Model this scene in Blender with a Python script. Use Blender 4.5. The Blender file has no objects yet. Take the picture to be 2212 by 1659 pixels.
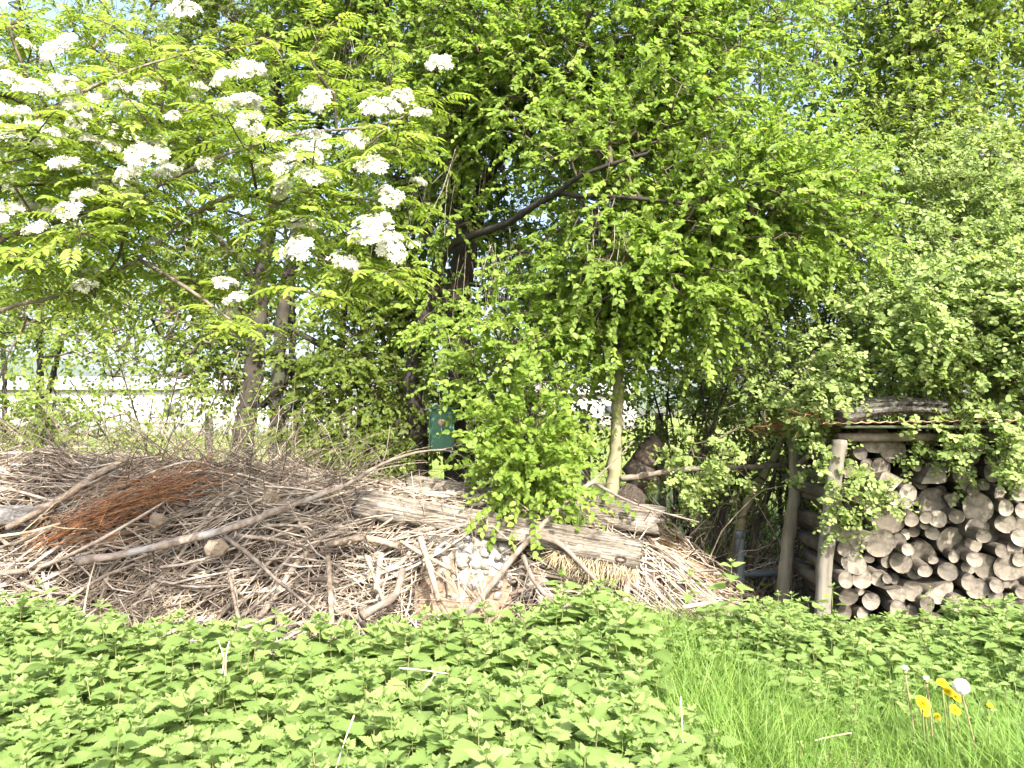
import bpy, math
import numpy as np
from mathutils import Vector, Matrix

rng = np.random.default_rng(7)
sc = bpy.context.scene
C = sc.collection
R = math.radians
PI = math.pi

# ------------------------------------------------------------------ camera, sky, sun, exposure
CAM_Z, PITCH, FQ = 1.6, R(1.9), 1640.0           # FQ: focal length in units of a 2212 px wide frame
cam = bpy.data.cameras.new('camera')
cam.sensor_width = 36.0
cam.lens = 36.0 * FQ / 2212.0
cam.clip_start, cam.clip_end = 0.05, 9000
camo = bpy.data.objects.new('camera', cam)
camo.location = (0, 0, CAM_Z)
camo.rotation_euler = (R(90) + PITCH, 0, 0)
C.objects.link(camo)
sc.camera = camo

SUN_EL, SUN_AZ = R(42), R(160)                    # azimuth clockwise from +Y: the sun is behind the camera, to its right
world = bpy.data.worlds.new('World')
sc.world = world
world.use_nodes = True
wn = world.node_tree.nodes
sky = wn.new('ShaderNodeTexSky')
sky.sky_type = 'NISHITA'
sky.sun_disc = False
sky.sun_elevation = SUN_EL
sky.sun_rotation = SUN_AZ
sky.air_density, sky.dust_density, sky.ozone_density = 1.0, 5.0, 1.0
wn['Background'].inputs[1].default_value = 0.15
world.node_tree.links.new(sky.outputs[0], wn['Background'].inputs[0])

sun = bpy.data.lights.new('sun', 'SUN')
sun.energy, sun.angle, sun.color = 3.7, R(0.55), (1.0, 0.945, 0.83)
suno = bpy.data.objects.new('sun', sun)
C.objects.link(suno)
SUND = np.array([math.sin(SUN_AZ) * math.cos(SUN_EL), math.cos(SUN_AZ) * math.cos(SUN_EL), math.sin(SUN_EL)])
suno.rotation_euler = Vector(SUND).to_track_quat('Z', 'Y').to_euler()

sc.view_settings.view_transform = 'Standard'
sc.view_settings.look = 'None'
sc.view_settings.exposure = 1.9
sc.view_settings.gamma = 1.0
cy = sc.cycles
cy.max_bounces, cy.diffuse_bounces, cy.glossy_bounces = 9, 6, 2
cy.transmission_bounces, cy.transparent_max_bounces = 6, 4
cy.caustics_reflective = cy.caustics_refractive = False
cy.use_denoising = True
cy.sample_clamp_indirect = 6.0

_p, _c = math.sin(PITCH), math.cos(PITCH)
def Q(x, y, d):
    """The point at depth d (metres along +Y) seen at (x, y) of a 2212 x 1659 frame."""
    a, b = (x - 1106.0) / FQ, (829.5 - y) / FQ
    ry, rz = _c - b * _p, _p + b * _c
    t = d / ry
    return np.array([a * t, d, CAM_Z + rz * t])

# ------------------------------------------------------------------ mesh helpers
class Buf:
    def __init__(s): s.v, s.q, s.t, s.r, s.n = [], [], [], [], 0
    def add(s, v, quads=None, tris=None, rnd=0.5):
        v = np.asarray(v, float).reshape(-1, 3)
        s.v.append(v)
        s.r.append(np.broadcast_to(np.asarray(rnd, float), (len(v),)) if np.ndim(rnd) == 0 else np.asarray(rnd, float))
        if quads is not None and len(quads): s.q.append(np.asarray(quads, int) + s.n)
        if tris is not None and len(tris): s.t.append(np.asarray(tris, int) + s.n)
        s.n += len(v)
    def mesh(s, name, mat=None, smooth=False):
        me = bpy.data.meshes.new(name)
        v = np.concatenate(s.v)
        q = np.concatenate(s.q) if s.q else np.zeros((0, 4), int)
        t = np.concatenate(s.t) if s.t else np.zeros((0, 3), int)
        me.vertices.add(len(v)); me.vertices.foreach_set('co', v.ravel().astype(np.float32))
        loops = np.concatenate([q.ravel(), t.ravel()])
        me.loops.add(len(loops)); me.loops.foreach_set('vertex_index', loops.astype(np.int32))
        st = np.concatenate([np.arange(len(q)) * 4, len(q) * 4 + np.arange(len(t)) * 3])
        me.polygons.add(len(st)); me.polygons.foreach_set('loop_start', st.astype(np.int32))
        if smooth: me.polygons.foreach_set('use_smooth', np.ones(len(st), bool))
        me.update(calc_edges=True)
        at = me.attributes.new('rnd', 'FLOAT', 'POINT')
        at.data.foreach_set('value', np.concatenate(s.r).astype(np.float32))
        if mat: me.materials.append(mat)
        return me
    def build(s, name, mat, parent=None, smooth=False):
        return link(name, s.mesh(name, mat, smooth), parent)

def link(name, me, parent=None):
    o = bpy.data.objects.new(name, me)
    C.objects.link(o)
    if parent:
        o.parent = parent
        o.matrix_parent_inverse = Matrix.Translation(parent.location).inverted() if parent.type == 'EMPTY' else Matrix()
    return o
def tag(o, label, cat, group=None, kind=None):
    if label: o['label'] = label
    if cat: o['category'] = cat
    if group: o['group'] = group
    if kind: o['kind'] = kind
    return o
def thing(name, label, cat, loc=(0, 0, 0), group=None):
    o = bpy.data.objects.new(name, None)
    o.location = loc
    o.empty_display_size = 0.2
    C.objects.link(o)
    return tag(o, label, cat, group)

def nrm(a): return a / np.maximum(np.linalg.norm(a, axis=-1, keepdims=True), 1e-9)

def tubes(buf, P, Rad, sides=5, rnd=0.5, cap=True, lump=0.0):
    """N tubes at once. P (N,K,3), Rad (N,K)."""
    P = np.asarray(P, float); Rad = np.asarray(Rad, float)
    if P.ndim == 2: P, Rad = P[None], Rad[None]
    N, K, _ = P.shape
    T = nrm(np.gradient(P, axis=1))
    ref = np.zeros((N, 1, 3)); mt = np.abs(nrm(P[:, -1] - P[:, 0]))
    ref[np.arange(N), 0, np.argmin(mt, axis=1)] = 1
    U = nrm(np.cross(T, np.broadcast_to(ref, T.shape))); V = np.cross(T, U)
    a = np.arange(sides) * 2 * PI / sides
    rr = Rad[:, :, None]
    if lump: rr = rr * (1 + lump * rng.standard_normal((N, K, sides)))
    else: rr = np.broadcast_to(rr, (N, K, sides))
    ring = P[:, :, None] + rr[..., None] * (np.cos(a)[None, None, :, None] * U[:, :, None] + np.sin(a)[None, None, :, None] * V[:, :, None])
    v = ring.reshape(-1, 3)
    k, s = np.meshgrid(np.arange(K - 1), np.arange(sides), indexing='ij')
    f = np.stack([k * sides + s, k * sides + (s + 1) % sides, (k + 1) * sides + (s + 1) % sides, (k + 1) * sides + s], -1).reshape(-1, 4)
    F = (f[None] + (np.arange(N) * K * sides)[:, None, None]).reshape(-1, 4)
    rn = np.broadcast_to(np.asarray(rnd, float), (N,))
    tris = None
    if cap:
        vc = np.concatenate([P[:, 0], P[:, -1]])
        b0 = N * K * sides
        i = np.arange(N)[:, None] * K * sides; ss = np.arange(sides)[None]
        t0 = np.stack([np.broadcast_to(b0 + np.arange(N)[:, None], (N, sides)), i + (ss + 1) % sides, i + ss], -1)
        e = i + (K - 1) * sides
        t1 = np.stack([np.broadcast_to(b0 + N + np.arange(N)[:, None], (N, sides)), e + ss, e + (ss + 1) % sides], -1)
        tris = np.concatenate([t0.reshape(-1, 3), t1.reshape(-1, 3)])
        buf.add(np.concatenate([v, vc]), F, tris, np.concatenate([np.repeat(rn, K * sides), rn, rn]))
    else:
        buf.add(v, F, None, np.repeat(rn, K * sides))

def smooth_path(pts, n):
    pts = np.asarray(pts, float); m = len(pts)
    if m == 2: return pts[0] + (pts[1] - pts[0]) * np.linspace(0, 1, n)[:, None]
    e = np.concatenate([[2 * pts[0] - pts[1]], pts, [2 * pts[-1] - pts[-2]]])
    u = np.linspace(0, m - 1 - 1e-6, n); i = u.astype(int); t = (u - i)[:, None]
    p0, p1, p2, p3 = e[i], e[i + 1], e[i + 2], e[i + 3]
    return 0.5 * (2 * p1 + (p2 - p0) * t + (2 * p0 - 5 * p1 + 4 * p2 - p3) * t * t + (3 * p1 - p0 - 3 * p2 + p3) * t ** 3)

def limb(buf, pts, r0, r1, sides=10, n=None, wob=0.12, rnd=0.5):
    pts = np.asarray(pts, float)
    L = np.linalg.norm(np.diff(pts, axis=0), axis=1).sum()
    n = n or max(5, int(L / 0.07))
    p = smooth_path(pts, n)
    r = np.linspace(r0, r1, n)
    p = p + rng.standard_normal(p.shape) * r[:, None] * wob * 0.7
    tubes(buf, p, r * (1 + wob * 0.6 * rng.standard_normal(n)), sides, rnd, lump=wob * 0.5)
    return p

# leaf templates: (verts, quads, tris); x along the leaf, y across, z up
def leaf_ovate(w=0.34, fold=0.28, curl=-0.10):
    ys = [(0, 0), (.22, w * .85), (.55, w), (1, 0)]
    z = lambda x, y: fold * abs(y) + curl * x * x
    v = [(0, 0, 0), (.22, -w * .8, 0), (.58, -w * .9, 0), (1, 0, 0), (.58, w * .9, 0), (.22, w * .8, 0)]
    v = [(x, y, z(x, y)) for x, y, _ in v]
    return np.array(v), np.array([(0, 1, 2, 3), (0, 3, 4, 5)]), None
def leaf_serrate(w=0.36, teeth=5, fold=0.22, droop=-0.35):
    xs = np.linspace(0, 1, teeth + 1)
    prof = lambda x: w * (np.sin(PI * min(1, (x * .92 + .10)) ** 0.62)) * (1 - .25 * x)
    V, F = [], []
    mid, lr = [], {1: [], -1: []}
    z = lambda x, y: fold * abs(y) + droop * x * x * .6 - .25 * y * y
    for i, x in enumerate(xs):
        mid.append(len(V)); V.append((x, 0, z(x, 0)))
    for s in (1, -1):
        for i in range(teeth):
            xa, xb = xs[i], xs[i + 1]
            yo = prof((xa + xb) / 2) * 1.08; yi = prof(xa) * .84 if i else .05
            lr[s].append(len(V)); V.append((xa, s * yi, z(xa, yi)))
            lr[s].append(len(V)); V.append((xa * .15 + xb * .85, s * yo * (1 if i < teeth - 1 else .45), z(xb, yo)))
    T = []
    for s in (1, -1):
        for i in range(teeth):
            a, b = lr[s][2 * i], lr[s][2 * i + 1]
            c = lr[s][2 * i + 2] if i < teeth - 1 else mid[i + 1]
            q = (mid[i], a, b, mid[i + 1]); t = (mid[i + 1], b, c)
            F.append(q if s < 0 else q[::-1])
            if i < teeth - 1: T.append(t if s < 0 else t[::-1])
    return np.array(V), np.array(F), np.array(T)

def scatter(buf, tpl, pos, ax, nr, size, rnd, wid=None):
    V, Fq, Ft = tpl
    N = len(pos)
    ax = nrm(ax); b = nrm(np.cross(nr, ax)); n = np.cross(ax, b)
    s = np.broadcast_to(np.asarray(size, float), (N,))[:, None, None]
    w = 1.0 if wid is None else np.asarray(wid)[:, None, None]
    v = pos[:, None] + s * (V[None, :, 0:1] * ax[:, None] + w * V[None, :, 1:2] * b[:, None] + V[None, :, 2:3] * n[:, None])
    off = (np.arange(N) * len(V))[:, None, None]
    q = (Fq[None] + off).reshape(-1, 4)
    t = (Ft[None] + off).reshape(-1, 3) if Ft is not None and len(Ft) else None
    buf.add(v.reshape(-1, 3), q, t, np.repeat(np.broadcast_to(rnd, (N,)), len(V)))

# ------------------------------------------------------------------ materials
def new_mat(name):
    m = bpy.data.materials.new(name); m.use_nodes = True
    nt = m.node_tree; b = nt.nodes['Principled BSDF']
    return m, nt, b, nt.nodes['Material Output']
def ramp(nt, cols, fac):
    r = nt.nodes.new('ShaderNodeValToRGB')
    e = r.color_ramp.elements
    for i, (p, c) in enumerate(cols):
        if i < 2: el = e[i]; el.position = p
        else: el = e.new(p)
        el.color = (*c, 1)
    nt.links.new(fac, r.inputs[0]); return r.outputs[0]
def noise(nt, scale, detail=4, vec=None, stretch=None, coord='Object', rough=.55):
    tc = nt.nodes.new('ShaderNodeTexCoord')
    v = tc.outputs[coord] if vec is None else vec
    if stretch:
        mp = nt.nodes.new('ShaderNodeMapping'); mp.inputs['Scale'].default_value = stretch
        nt.links.new(v, mp.inputs[0]); v = mp.outputs[0]
    n = nt.nodes.new('ShaderNodeTexNoise')
    n.inputs['Scale'].default_value = scale; n.inputs['Detail'].default_value = detail
    n.inputs['Roughness'].default_value = rough
    nt.links.new(v, n.inputs['Vector']); return n.outputs['Fac']
def mixc(nt, a, b, fac, mode='MIX'):
    m = nt.nodes.new('ShaderNodeMix'); m.data_type = 'RGBA'; m.blend_type = mode
    for x, i in ((fac, 0), (a, 6), (b, 7)):
        if isinstance(x, (int, float)): m.inputs[i].default_value = x
        elif isinstance(x, tuple): m.inputs[i].default_value = (*x, 1)
        else: nt.links.new(x, m.inputs[i])
    return m.outputs[2]
def attr(nt, name='rnd'):
    a = nt.nodes.new('ShaderNodeAttribute'); a.attribute_name = name; return a.outputs['Fac']
def bump(nt, b, h, strength=.5, dist=.01):
    bp = nt.nodes.new('ShaderNodeBump'); bp.inputs['Strength'].default_value = strength; bp.inputs['Distance'].default_value = dist
    nt.links.new(h, bp.inputs['Height']); nt.links.new(bp.outputs[0], b.inputs['Normal'])

def mat_leaf(name, cols, trans=.54, rough=.5, tint=(1.35, 1.4, .85), spec=.3):
    m, nt, b, out = new_mat(name)
    c = ramp(nt, [(i / (len(cols) - 1), k) for i, k in enumerate(cols)], attr(nt))
    nt.links.new(c, b.inputs['Base Color'])
    b.inputs['Roughness'].default_value = rough
    b.inputs['Specular IOR Level'].default_value = spec
    tr = nt.nodes.new('ShaderNodeBsdfTranslucent')
    nt.links.new(mixc(nt, c, tint, 1.0, 'MULTIPLY'), tr.inputs[0])
    mx = nt.nodes.new('ShaderNodeMixShader'); mx.inputs[0].default_value = trans
    nt.links.new(b.outputs[0], mx.inputs[1]); nt.links.new(tr.outputs[0], mx.inputs[2])
    nt.links.new(mx.outputs[0], out.inputs[0])
    return m
def mat_bark(name, c1, c2, scale=14, stretch=(1, 1, .25), lichen=None, bs=.6, rough=.9):
    m, nt, b, _ = new_mat(name)
    n = noise(nt, scale, 6, stretch=stretch)
    c = ramp(nt, [(.32, c1), (.68, c2)], n)
    if lichen:
        l = ramp(nt, [(.52, (0, 0, 0)), (.62, (1, 1, 1))], noise(nt, 5, 5))
        c = mixc(nt, c, lichen, l)
    nt.links.new(c, b.inputs['Base Color'])
    b.inputs['Roughness'].default_value = rough
    bump(nt, b, noise(nt, scale * 2.2, 5, stretch=stretch), bs, .012)
    return m
def mat_stick(name, cols, bs=.4):
    m, nt, b, _ = new_mat(name)
    c = ramp(nt, [(i / (len(cols) - 1), k) for i, k in enumerate(cols)], attr(nt))
    c = mixc(nt, c, ramp(nt, [(.3, (.55, .52, .5)), (.7, (1.15, 1.12, 1.1))], noise(nt, 22, 4)), 1.0, 'MULTIPLY')
    nt.links.new(c, b.inputs['Base Color']); b.inputs['Roughness'].default_value = .85
    bump(nt, b, noise(nt, 60, 4), bs, .004)
    return m

M = {}
M['tree_leaf'] = mat_leaf('tree leaf', [(.13, .212, .030), (.20, .295, .048), (.285, .375, .085)])
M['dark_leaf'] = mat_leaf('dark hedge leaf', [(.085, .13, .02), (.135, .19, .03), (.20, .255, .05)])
M['yellow_leaf'] = mat_leaf('yellow green leaf', [(.145, .21, .04), (.21, .285, .058), (.285, .355, .09)])
M['rose_leaf'] = mat_leaf('rose leaf', [(.155, .23, .065), (.235, .315, .10), (.315, .39, .15)], .46)
M['rowan_leaf'] = mat_leaf('rowan leaf', [(.16, .235, .035), (.23, .31, .05), (.30, .37, .075)], .50, .45)
M['nettle'] = mat_leaf('nettle leaf', [(.14, .218, .058), (.19, .28, .082), (.255, .34, .122)], .40, .6, (1.2, 1.25, .7))
M['grass'] = mat_leaf('grass blade', [(.11, .205, .04), (.165, .28, .055), (.25, .35, .09)], .42, .5)
M['petal'] = mat_leaf('petal', [(.52, .53, .40), (.72, .72, .64), (.82, .82, .78)], .3, .6, (1, 1, .95), .2)
M['straw'] = mat_stick('straw', [(.34, .27, .16), (.50, .42, .28), (.62, .55, .40)], .1)
M['twig'] = mat_stick('dry twig', [(.06, .049, .039), (.235, .196, .156), (.40, .345, .285), (.54, .485, .415)])
M['live_twig'] = mat_stick('live twig', [(.045, .035, .025), (.10, .08, .055), (.17, .14, .10)])
M['red_twig'] = mat_stick('red brown twig', [(.15, .065, .03), (.32, .14, .055), (.42, .24, .12)])
M['bark_dark'] = mat_bark('dark bark', (.010, .008, .006), (.038, .030, .023))
M['bark_grey'] = mat_bark('grey bark', (.016, .013, .010), (.055, .045, .035), lichen=(.055, .06, .035))
M['bark_smooth'] = mat_bark('smooth bark', (.16, .15, .085), (.27, .25, .16), 9, (1, 1, 1.6), (.20, .20, .10), .25, .75)
M['pole_pale'] = mat_bark('pale pole bark', (.13, .095, .07), (.40, .32, .25), 24, (1, 1, 1), (.26, .235, .20), .6)
M['pole_birch'] = mat_bark('silvery bark', (.15, .115, .09), (.36, .305, .265), 20, (1, 1, 1), (.33, .32, .31), .5)
M['pole_brown'] = mat_bark('brown bark', (.09, .072, .058), (.23, .19, .16), 18, (1, 1, 1), None, .4)
M['log_bark'] = mat_bark('log bark', (.045, .036, .028), (.15, .125, .10), 16, (1, .3, 1), (.14, .14, .105), .8)
M['post'] = mat_bark('weathered post', (.12, .10, .075), (.26, .23, .18), 20, (1, 1, .12), (.19, .19, .14), .5)
M['peeled_post'] = mat_bark('bleached post', (.095, .085, .07), (.23, .21, .18), 18, (1, 1, .12), (.07, .065, .052), .5)

def mat_panels(name, c1, c2, mort):
    m, nt, b, _ = new_mat(name)
    tc = nt.nodes.new('ShaderNodeTexCoord'); mp = nt.nodes.new('ShaderNodeMapping'); mp.inputs['Rotation'].default_value = (R(90), 0, 0)
    nt.links.new(tc.outputs['Object'], mp.inputs[0])
    br = nt.nodes.new('ShaderNodeTexBrick'); nt.links.new(mp.outputs[0], br.inputs['Vector'])
    br.offset = 0; br.inputs['Scale'].default_value = 1; br.inputs['Brick Width'].default_value = 1.25; br.inputs['Row Height'].default_value = 1.4; br.inputs['Mortar Size'].default_value = .03
    br.inputs['Color1'].default_value = (*c1, 1); br.inputs['Color2'].default_value = (*c2, 1); br.inputs['Mortar'].default_value = (*mort, 1)
    nt.links.new(mixc(nt, br.outputs['Color'], ramp(nt, [(.35, (.8, .79, .77)), (.6, (1, 1, 1))], noise(nt, .9, 5)), 1.0, 'MULTIPLY'), b.inputs['Base Color'])
    b.inputs['Roughness'].default_value = .7
    return m
def mat_cut():
    m, nt, b, _ = new_mat('cut wood end')
    tc = nt.nodes.new('ShaderNodeTexCoord')
    sp = nt.nodes.new('ShaderNodeSeparateXYZ'); nt.links.new(tc.outputs['Object'], sp.inputs[0])
    def math_(op, a, b_=None):
        n = nt.nodes.new('ShaderNodeMath'); n.operation = op
        for i, x in enumerate((a, b_)):
            if x is None: continue
            if isinstance(x, (int, float)): n.inputs[i].default_value = x
            else: nt.links.new(x, n.inputs[i])
        return n.outputs[0]
    r = math_('SQRT', math_('ADD', math_('POWER', sp.outputs[0], 2), math_('POWER', sp.outputs[2], 2)))
    ang = math_('ARCTAN2', sp.outputs[2], sp.outputs[0])
    oi = nt.nodes.new('ShaderNodeObjectInfo')
    wob = math_('MULTIPLY', noise(nt, 12, 3), .02)
    rings = math_('SINE', math_('MULTIPLY', math_('ADD', r, wob), 620))
    c = ramp(nt, [(0, (.115, .102, .086)), (.45, (.18, .163, .14)), (1, (.255, .235, .205))], oi.outputs['Random'])
    c = mixc(nt, c, ramp(nt, [(.0, (.74, .71, .68)), (1, (1.08, 1.07, 1.05))], math_('ADD', math_('MULTIPLY', rings, .5), .5)), 1.0, 'MULTIPLY')
    c = mixc(nt, c, ramp(nt, [(.36, (.42, .40, .38)), (.58, (1.12, 1.11, 1.09))], noise(nt, 17, 6)), 1.0, 'MULTIPLY')
    cv = nt.nodes.new('ShaderNodeCombineXYZ')
    nt.links.new(math_('MULTIPLY', ang, 2.6), cv.inputs[0]); nt.links.new(math_('MULTIPLY', r, 5.0), cv.inputs[1])
    nt.links.new(math_('MULTIPLY', oi.outputs['Random'], 50), cv.inputs[2])
    cr = nt.nodes.new('ShaderNodeTexNoise'); cr.inputs['Scale'].default_value = 2.4; cr.inputs['Detail'].default_value = 3
    nt.links.new(cv.outputs[0], cr.inputs['Vector'])
    k = ramp(nt, [(.485, (1, 1, 1)), (.497, (.28, .25, .22)), (.503, (.28, .25, .22))], cr.outputs['Fac'])
    e = nt.nodes[-1].color_ramp.elements.new(.515); e.color = (1, 1, 1, 1)
    c = mixc(nt, c, k, .92, 'MULTIPLY')
    nt.links.new(c, b.inputs['Base Color']); b.inputs['Roughness'].default_value = .85
    bump(nt, b, noise(nt, 45, 5), .5, .006)
    return m
M['cut'] = mat_cut()
def mat_plank():
    m, nt, b, _ = new_mat('weathered plank')
    g = noise(nt, 5.5, 8, stretch=(.25, 7, 11), rough=.72)
    c = ramp(nt, [(.38, (.025, .02, .016)), (.45, (.125, .108, .09)), (.55, (.25, .222, .192)), (.70, (.42, .385, .345))], g)
    c = mixc(nt, c, ramp(nt, [(.36, (.45, .43, .40)), (.6, (1.12, 1.1, 1.07))], noise(nt, 5, 6)), 1.0, 'MULTIPLY')
    c = mixc(nt, c, ramp(nt, [(.465, (1, 1, 1)), (.495, (.18, .16, .14)), (.52, (1, 1, 1))], noise(nt, 4, 5, stretch=(.25, 5, 8))), .85, 'MULTIPLY')
    nt.links.new(c, b.inputs['Base Color']); b.inputs['Roughness'].default_value = .9
    bump(nt, b, g, .9, .02)
    return m
M['plank'] = mat_plank()
M['old_plank'] = M['plank'].copy(); M['old_plank'].name = 'grey rotten slab'
for nd in M['old_plank'].node_tree.nodes:
    if nd.type == 'VALTORGB' and len(nd.color_ramp.elements) == 4:
        for e in nd.color_ramp.elements: e.color = (e.color[0] * .45, e.color[1] * .5, e.color[2] * .5, 1)
def mat_simple(name, c1, c2, scale, rough=.9, bs=.4, bd=.02, metal=0, detail=6):
    m, nt, b, _ = new_mat(name)
    n = noise(nt, scale, detail)
    nt.links.new(ramp(nt, [(.33, c1), (.67, c2)], n), b.inputs['Base Color'])
    b.inputs['Roughness'].default_value = rough; b.inputs['Metallic'].default_value = metal
    if bs: bump(nt, b, noise(nt, scale * 2.5, 5), bs, bd)
    return m
M['soil'] = mat_simple('soil and short grass', (.05, .036, .022), (.075, .085, .025), 3)
M['field'] = mat_simple('meadow', (.07, .12, .015), (.20, .225, .025), .5)
M['heap'] = mat_simple('dark brush litter', (.02, .014, .010), (.085, .06, .042), 16, bs=.8)
M['earth'] = mat_simple('tan earth', (.12, .085, .055), (.25, .19, .135), 20, bs=.7)
M['ash'] = mat_simple('ash', (.22, .21, .21), (.42, .41, .40), 18, bs=.7)
M['chips'] = mat_simple('wood chips', (.18, .115, .06), (.36, .25, .14), 60, bs=.6)
M['stone_white'] = mat_simple('pale stone', (.16, .145, .125), (.36, .335, .30), 14, bs=.5)
M['stone_grey'] = mat_simple('grey stone', (.17, .165, .16), (.36, .345, .33), 10, bs=.6)
M['stone_brown'] = mat_simple('brown stone', (.18, .14, .10), (.36, .29, .22), 12, bs=.6)
M['stump'] = mat_bark('rotten stump', (.02, .015, .012), (.085, .065, .05), 11, (1, 1, .4), None, .9)
M['hill'] = mat_simple('wooded hill', (.035, .06, .02), (.07, .10, .035), .012, bs=0)
M['white_wall'] = mat_panels('white panels', (.46, .475, .50), (.53, .54, .56), (.22, .22, .23))
M['white_roof'] = mat_simple('pale roof sheet', (.36, .37, .39), (.45, .46, .48), 2, .5, bs=.1)
M['grey_wall'] = mat_simple('grey boards', (.30, .29, .29), (.42, .41, .40), 3, bs=.3)
M['glass'] = mat_simple('window glass', (.05, .06, .07), (.07, .08, .09), 1, .1, 0)
M['green_paint'] = mat_simple('green paint', (.035, .13, .085), (.055, .17, .115), 8, .5, .15, .003)
M['salmon'] = mat_simple('pale disc', (.62, .38, .26), (.72, .48, .34), 40, .7, .1)
M['rust'] = mat_simple('rusty sheet', (.15, .07, .04), (.36, .235, .17), 20, .8, .4, .004)
M['green_sheet'] = mat_simple('dull green sheet', (.06, .075, .04), (.11, .12, .075), 8, .75, .2, .004)
M['wire'] = mat_simple('galvanised wire', (.20, .20, .20), (.30, .30, .30), 30, .5, 0, metal=.6)
M['fence_post'] = mat_bark('fence post wood', (.20, .19, .18), (.36, .34, .32), 16, (1, 1, .15))
M['pipe'] = mat_simple('blue grey plastic', (.075, .10, .115), (.11, .14, .155), 9, .6, .1)
M['yellow_petal'] = mat_leaf('dandelion petal', [(.66, .52, .012), (.74, .62, .02), (.80, .70, .05)], .25, .6, (1, .95, .5), .2)
M['seed'] = mat_leaf('dandelion seed fluff', [(.66, .66, .64), (.78, .78, .76), (.82, .82, .80)], .45, .8, (1, 1, 1), .1)
M['stem'] = mat_stick('dandelion stem', [(.16, .22, .06), (.28, .22, .12), (.36, .27, .17)], .1)
M['brown_leaf'] = mat_leaf('dead leaf', [(.16, .10, .06), (.28, .19, .12), (.42, .33, .24)], .15, .7, (1.1, 1, .8), .2)

# ------------------------------------------------------------------ setting: ground, field, hills, far buildings, fence
def sheet(name, mat, x0, x1, y0, y1, z, nx=2, ny=2):
    b = Buf()
    X, Y = np.meshgrid(np.linspace(x0, x1, nx), np.linspace(y0, y1, ny), indexing='ij')
    v = np.stack([X, Y, np.full_like(X, z)], -1).reshape(-1, 3)
    i, j = np.meshgrid(np.arange(nx - 1), np.arange(ny - 1), indexing='ij')
    q = np.stack([i * ny + j, (i + 1) * ny + j, (i + 1) * ny + j + 1, i * ny + j + 1], -1).reshape(-1, 4)
    b.add(v, q)
    return tag(b.build(name, mat), None, None, None, 'structure')
sheet('ground', M['soil'], -4000, 4000, -400, 6000, 0.0, 9, 9)
sheet('field', M['field'], -120, 120, 8.2, 170, 0.004)

def hills():
    b = Buf(); nx, ny = 90, 14
    xs = np.linspace(-2600, 2200, nx); v = []
    for j in range(ny):
        t = j / (ny - 1)
        hh = (150 + 45 * np.sin(xs / 380 + 1.0) + 22 * np.sin(xs / 130) + 10 * np.sin(xs / 47)) * np.interp(xs, [-2600, -300, 500, 2200], [1.15, .75, .5, .55])
        v.append(np.stack([xs, 1500 + 900 * t + 60 * np.sin(xs / 210), hh * math.sin(PI * min(1, t * 1.1) / 2) - 1 + rng.standard_normal(nx) * 3 * (t > 0)], -1))
    v = np.array(v).reshape(-1, 3)
    j, i = np.meshgrid(np.arange(ny - 1), np.arange(nx - 1), indexing='ij')
    b.add(v, np.stack([j * nx + i, j * nx + i + 1, (j + 1) * nx + i + 1, (j + 1) * nx + i], -1).reshape(-1, 4))
    tag(b.build('hills', M['hill'], smooth=True), None, None, None, 'structure')
hills()

def haze():
    m, nt, b, out = new_mat('pale air')
    nt.nodes.remove(b)
    v = nt.nodes.new('ShaderNodeVolumePrincipled'); v.inputs['Color'].default_value = (.72, .82, .95, 1); v.inputs['Density'].default_value = .00009
    nt.links.new(v.outputs[0], out.inputs['Volume'])
    bb = Buf(); box(bb, (-100, 1000, 160), (7600, 3600, 324)); tag(bb.build('haze', m), None, None, None, 'stuff')
def box(buf, c, s, rnd=.5, M3=None):
    c = np.asarray(c, float); h = np.asarray(s, float) / 2
    v = np.array([(x, y, z) for x in (-1, 1) for y in (-1, 1) for z in (-1, 1)], float) * h
    if M3 is not None: v = v @ np.asarray(M3).T
    buf.add(v + c, [(0, 1, 3, 2), (4, 6, 7, 5), (0, 4, 5, 1), (2, 3, 7, 6), (0, 2, 6, 4), (1, 5, 7, 3)], None, rnd)

haze()
def far_building(name, label, x0, x1, y0, depth, h, wall, roof_m, rise, nwin):
    t = thing(name, label, 'building', ((x0 + x1) / 2, y0, 0))
    b = Buf(); box(b, ((x0 + x1) / 2, y0 + depth / 2, h / 2), (x1 - x0, depth, h)); b.build('wall', wall, t)
    b = Buf(); o = .35
    v = [(x0 - o, y0 - o, h), (x1 + o, y0 - o, h), (x1 + o, y0 + depth + o, h), (x0 - o, y0 + depth + o, h),
         (x0 - o, y0 + depth / 2, h + rise), (x1 + o, y0 + depth / 2, h + rise)]
    v2 = [(a, c, d + .12) for a, c, d in v]
    b.add(v2, [(0, 1, 5, 4), (2, 3, 4, 5)], [(3, 0, 4), (1, 2, 5)])
    b.add([v[0], v[1], v[2], v[3], v2[0], v2[1], v2[2], v2[3]], [(3, 2, 1, 0), (0, 1, 5, 4), (2, 3, 7, 6), (1, 2, 6, 5), (3, 0, 4, 7)])
    b.build('roof', roof_m, t)
    for k in range(nwin):
        cx = x0 + (k + .5) * (x1 - x0) / nwin
        w = Buf(); box(w, (cx, y0 - .02, h * .58), (1.3, .10, h * .3)); wo = w.build('window', M['white_wall'], t)
        w = Buf(); box(w, (cx, y0 - .075, h * .58), (1.1, .02, h * .3 - .18)); link('pane', w.mesh('pane', M['glass']), wo)
    return t
far_building('farm_building', 'long low white building standing across the meadow behind the hedge', -46, -9.5, 46, 9, 2.75, M['white_wall'], M['white_roof'], .9, 5)
far_building('barn', 'grey boarded barn seen beyond the slim tree and wire fence', 2.0, 9.5, 58, 8, 2.7, M['grey_wall'], M['grey_wall'], .9, 2)

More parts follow.
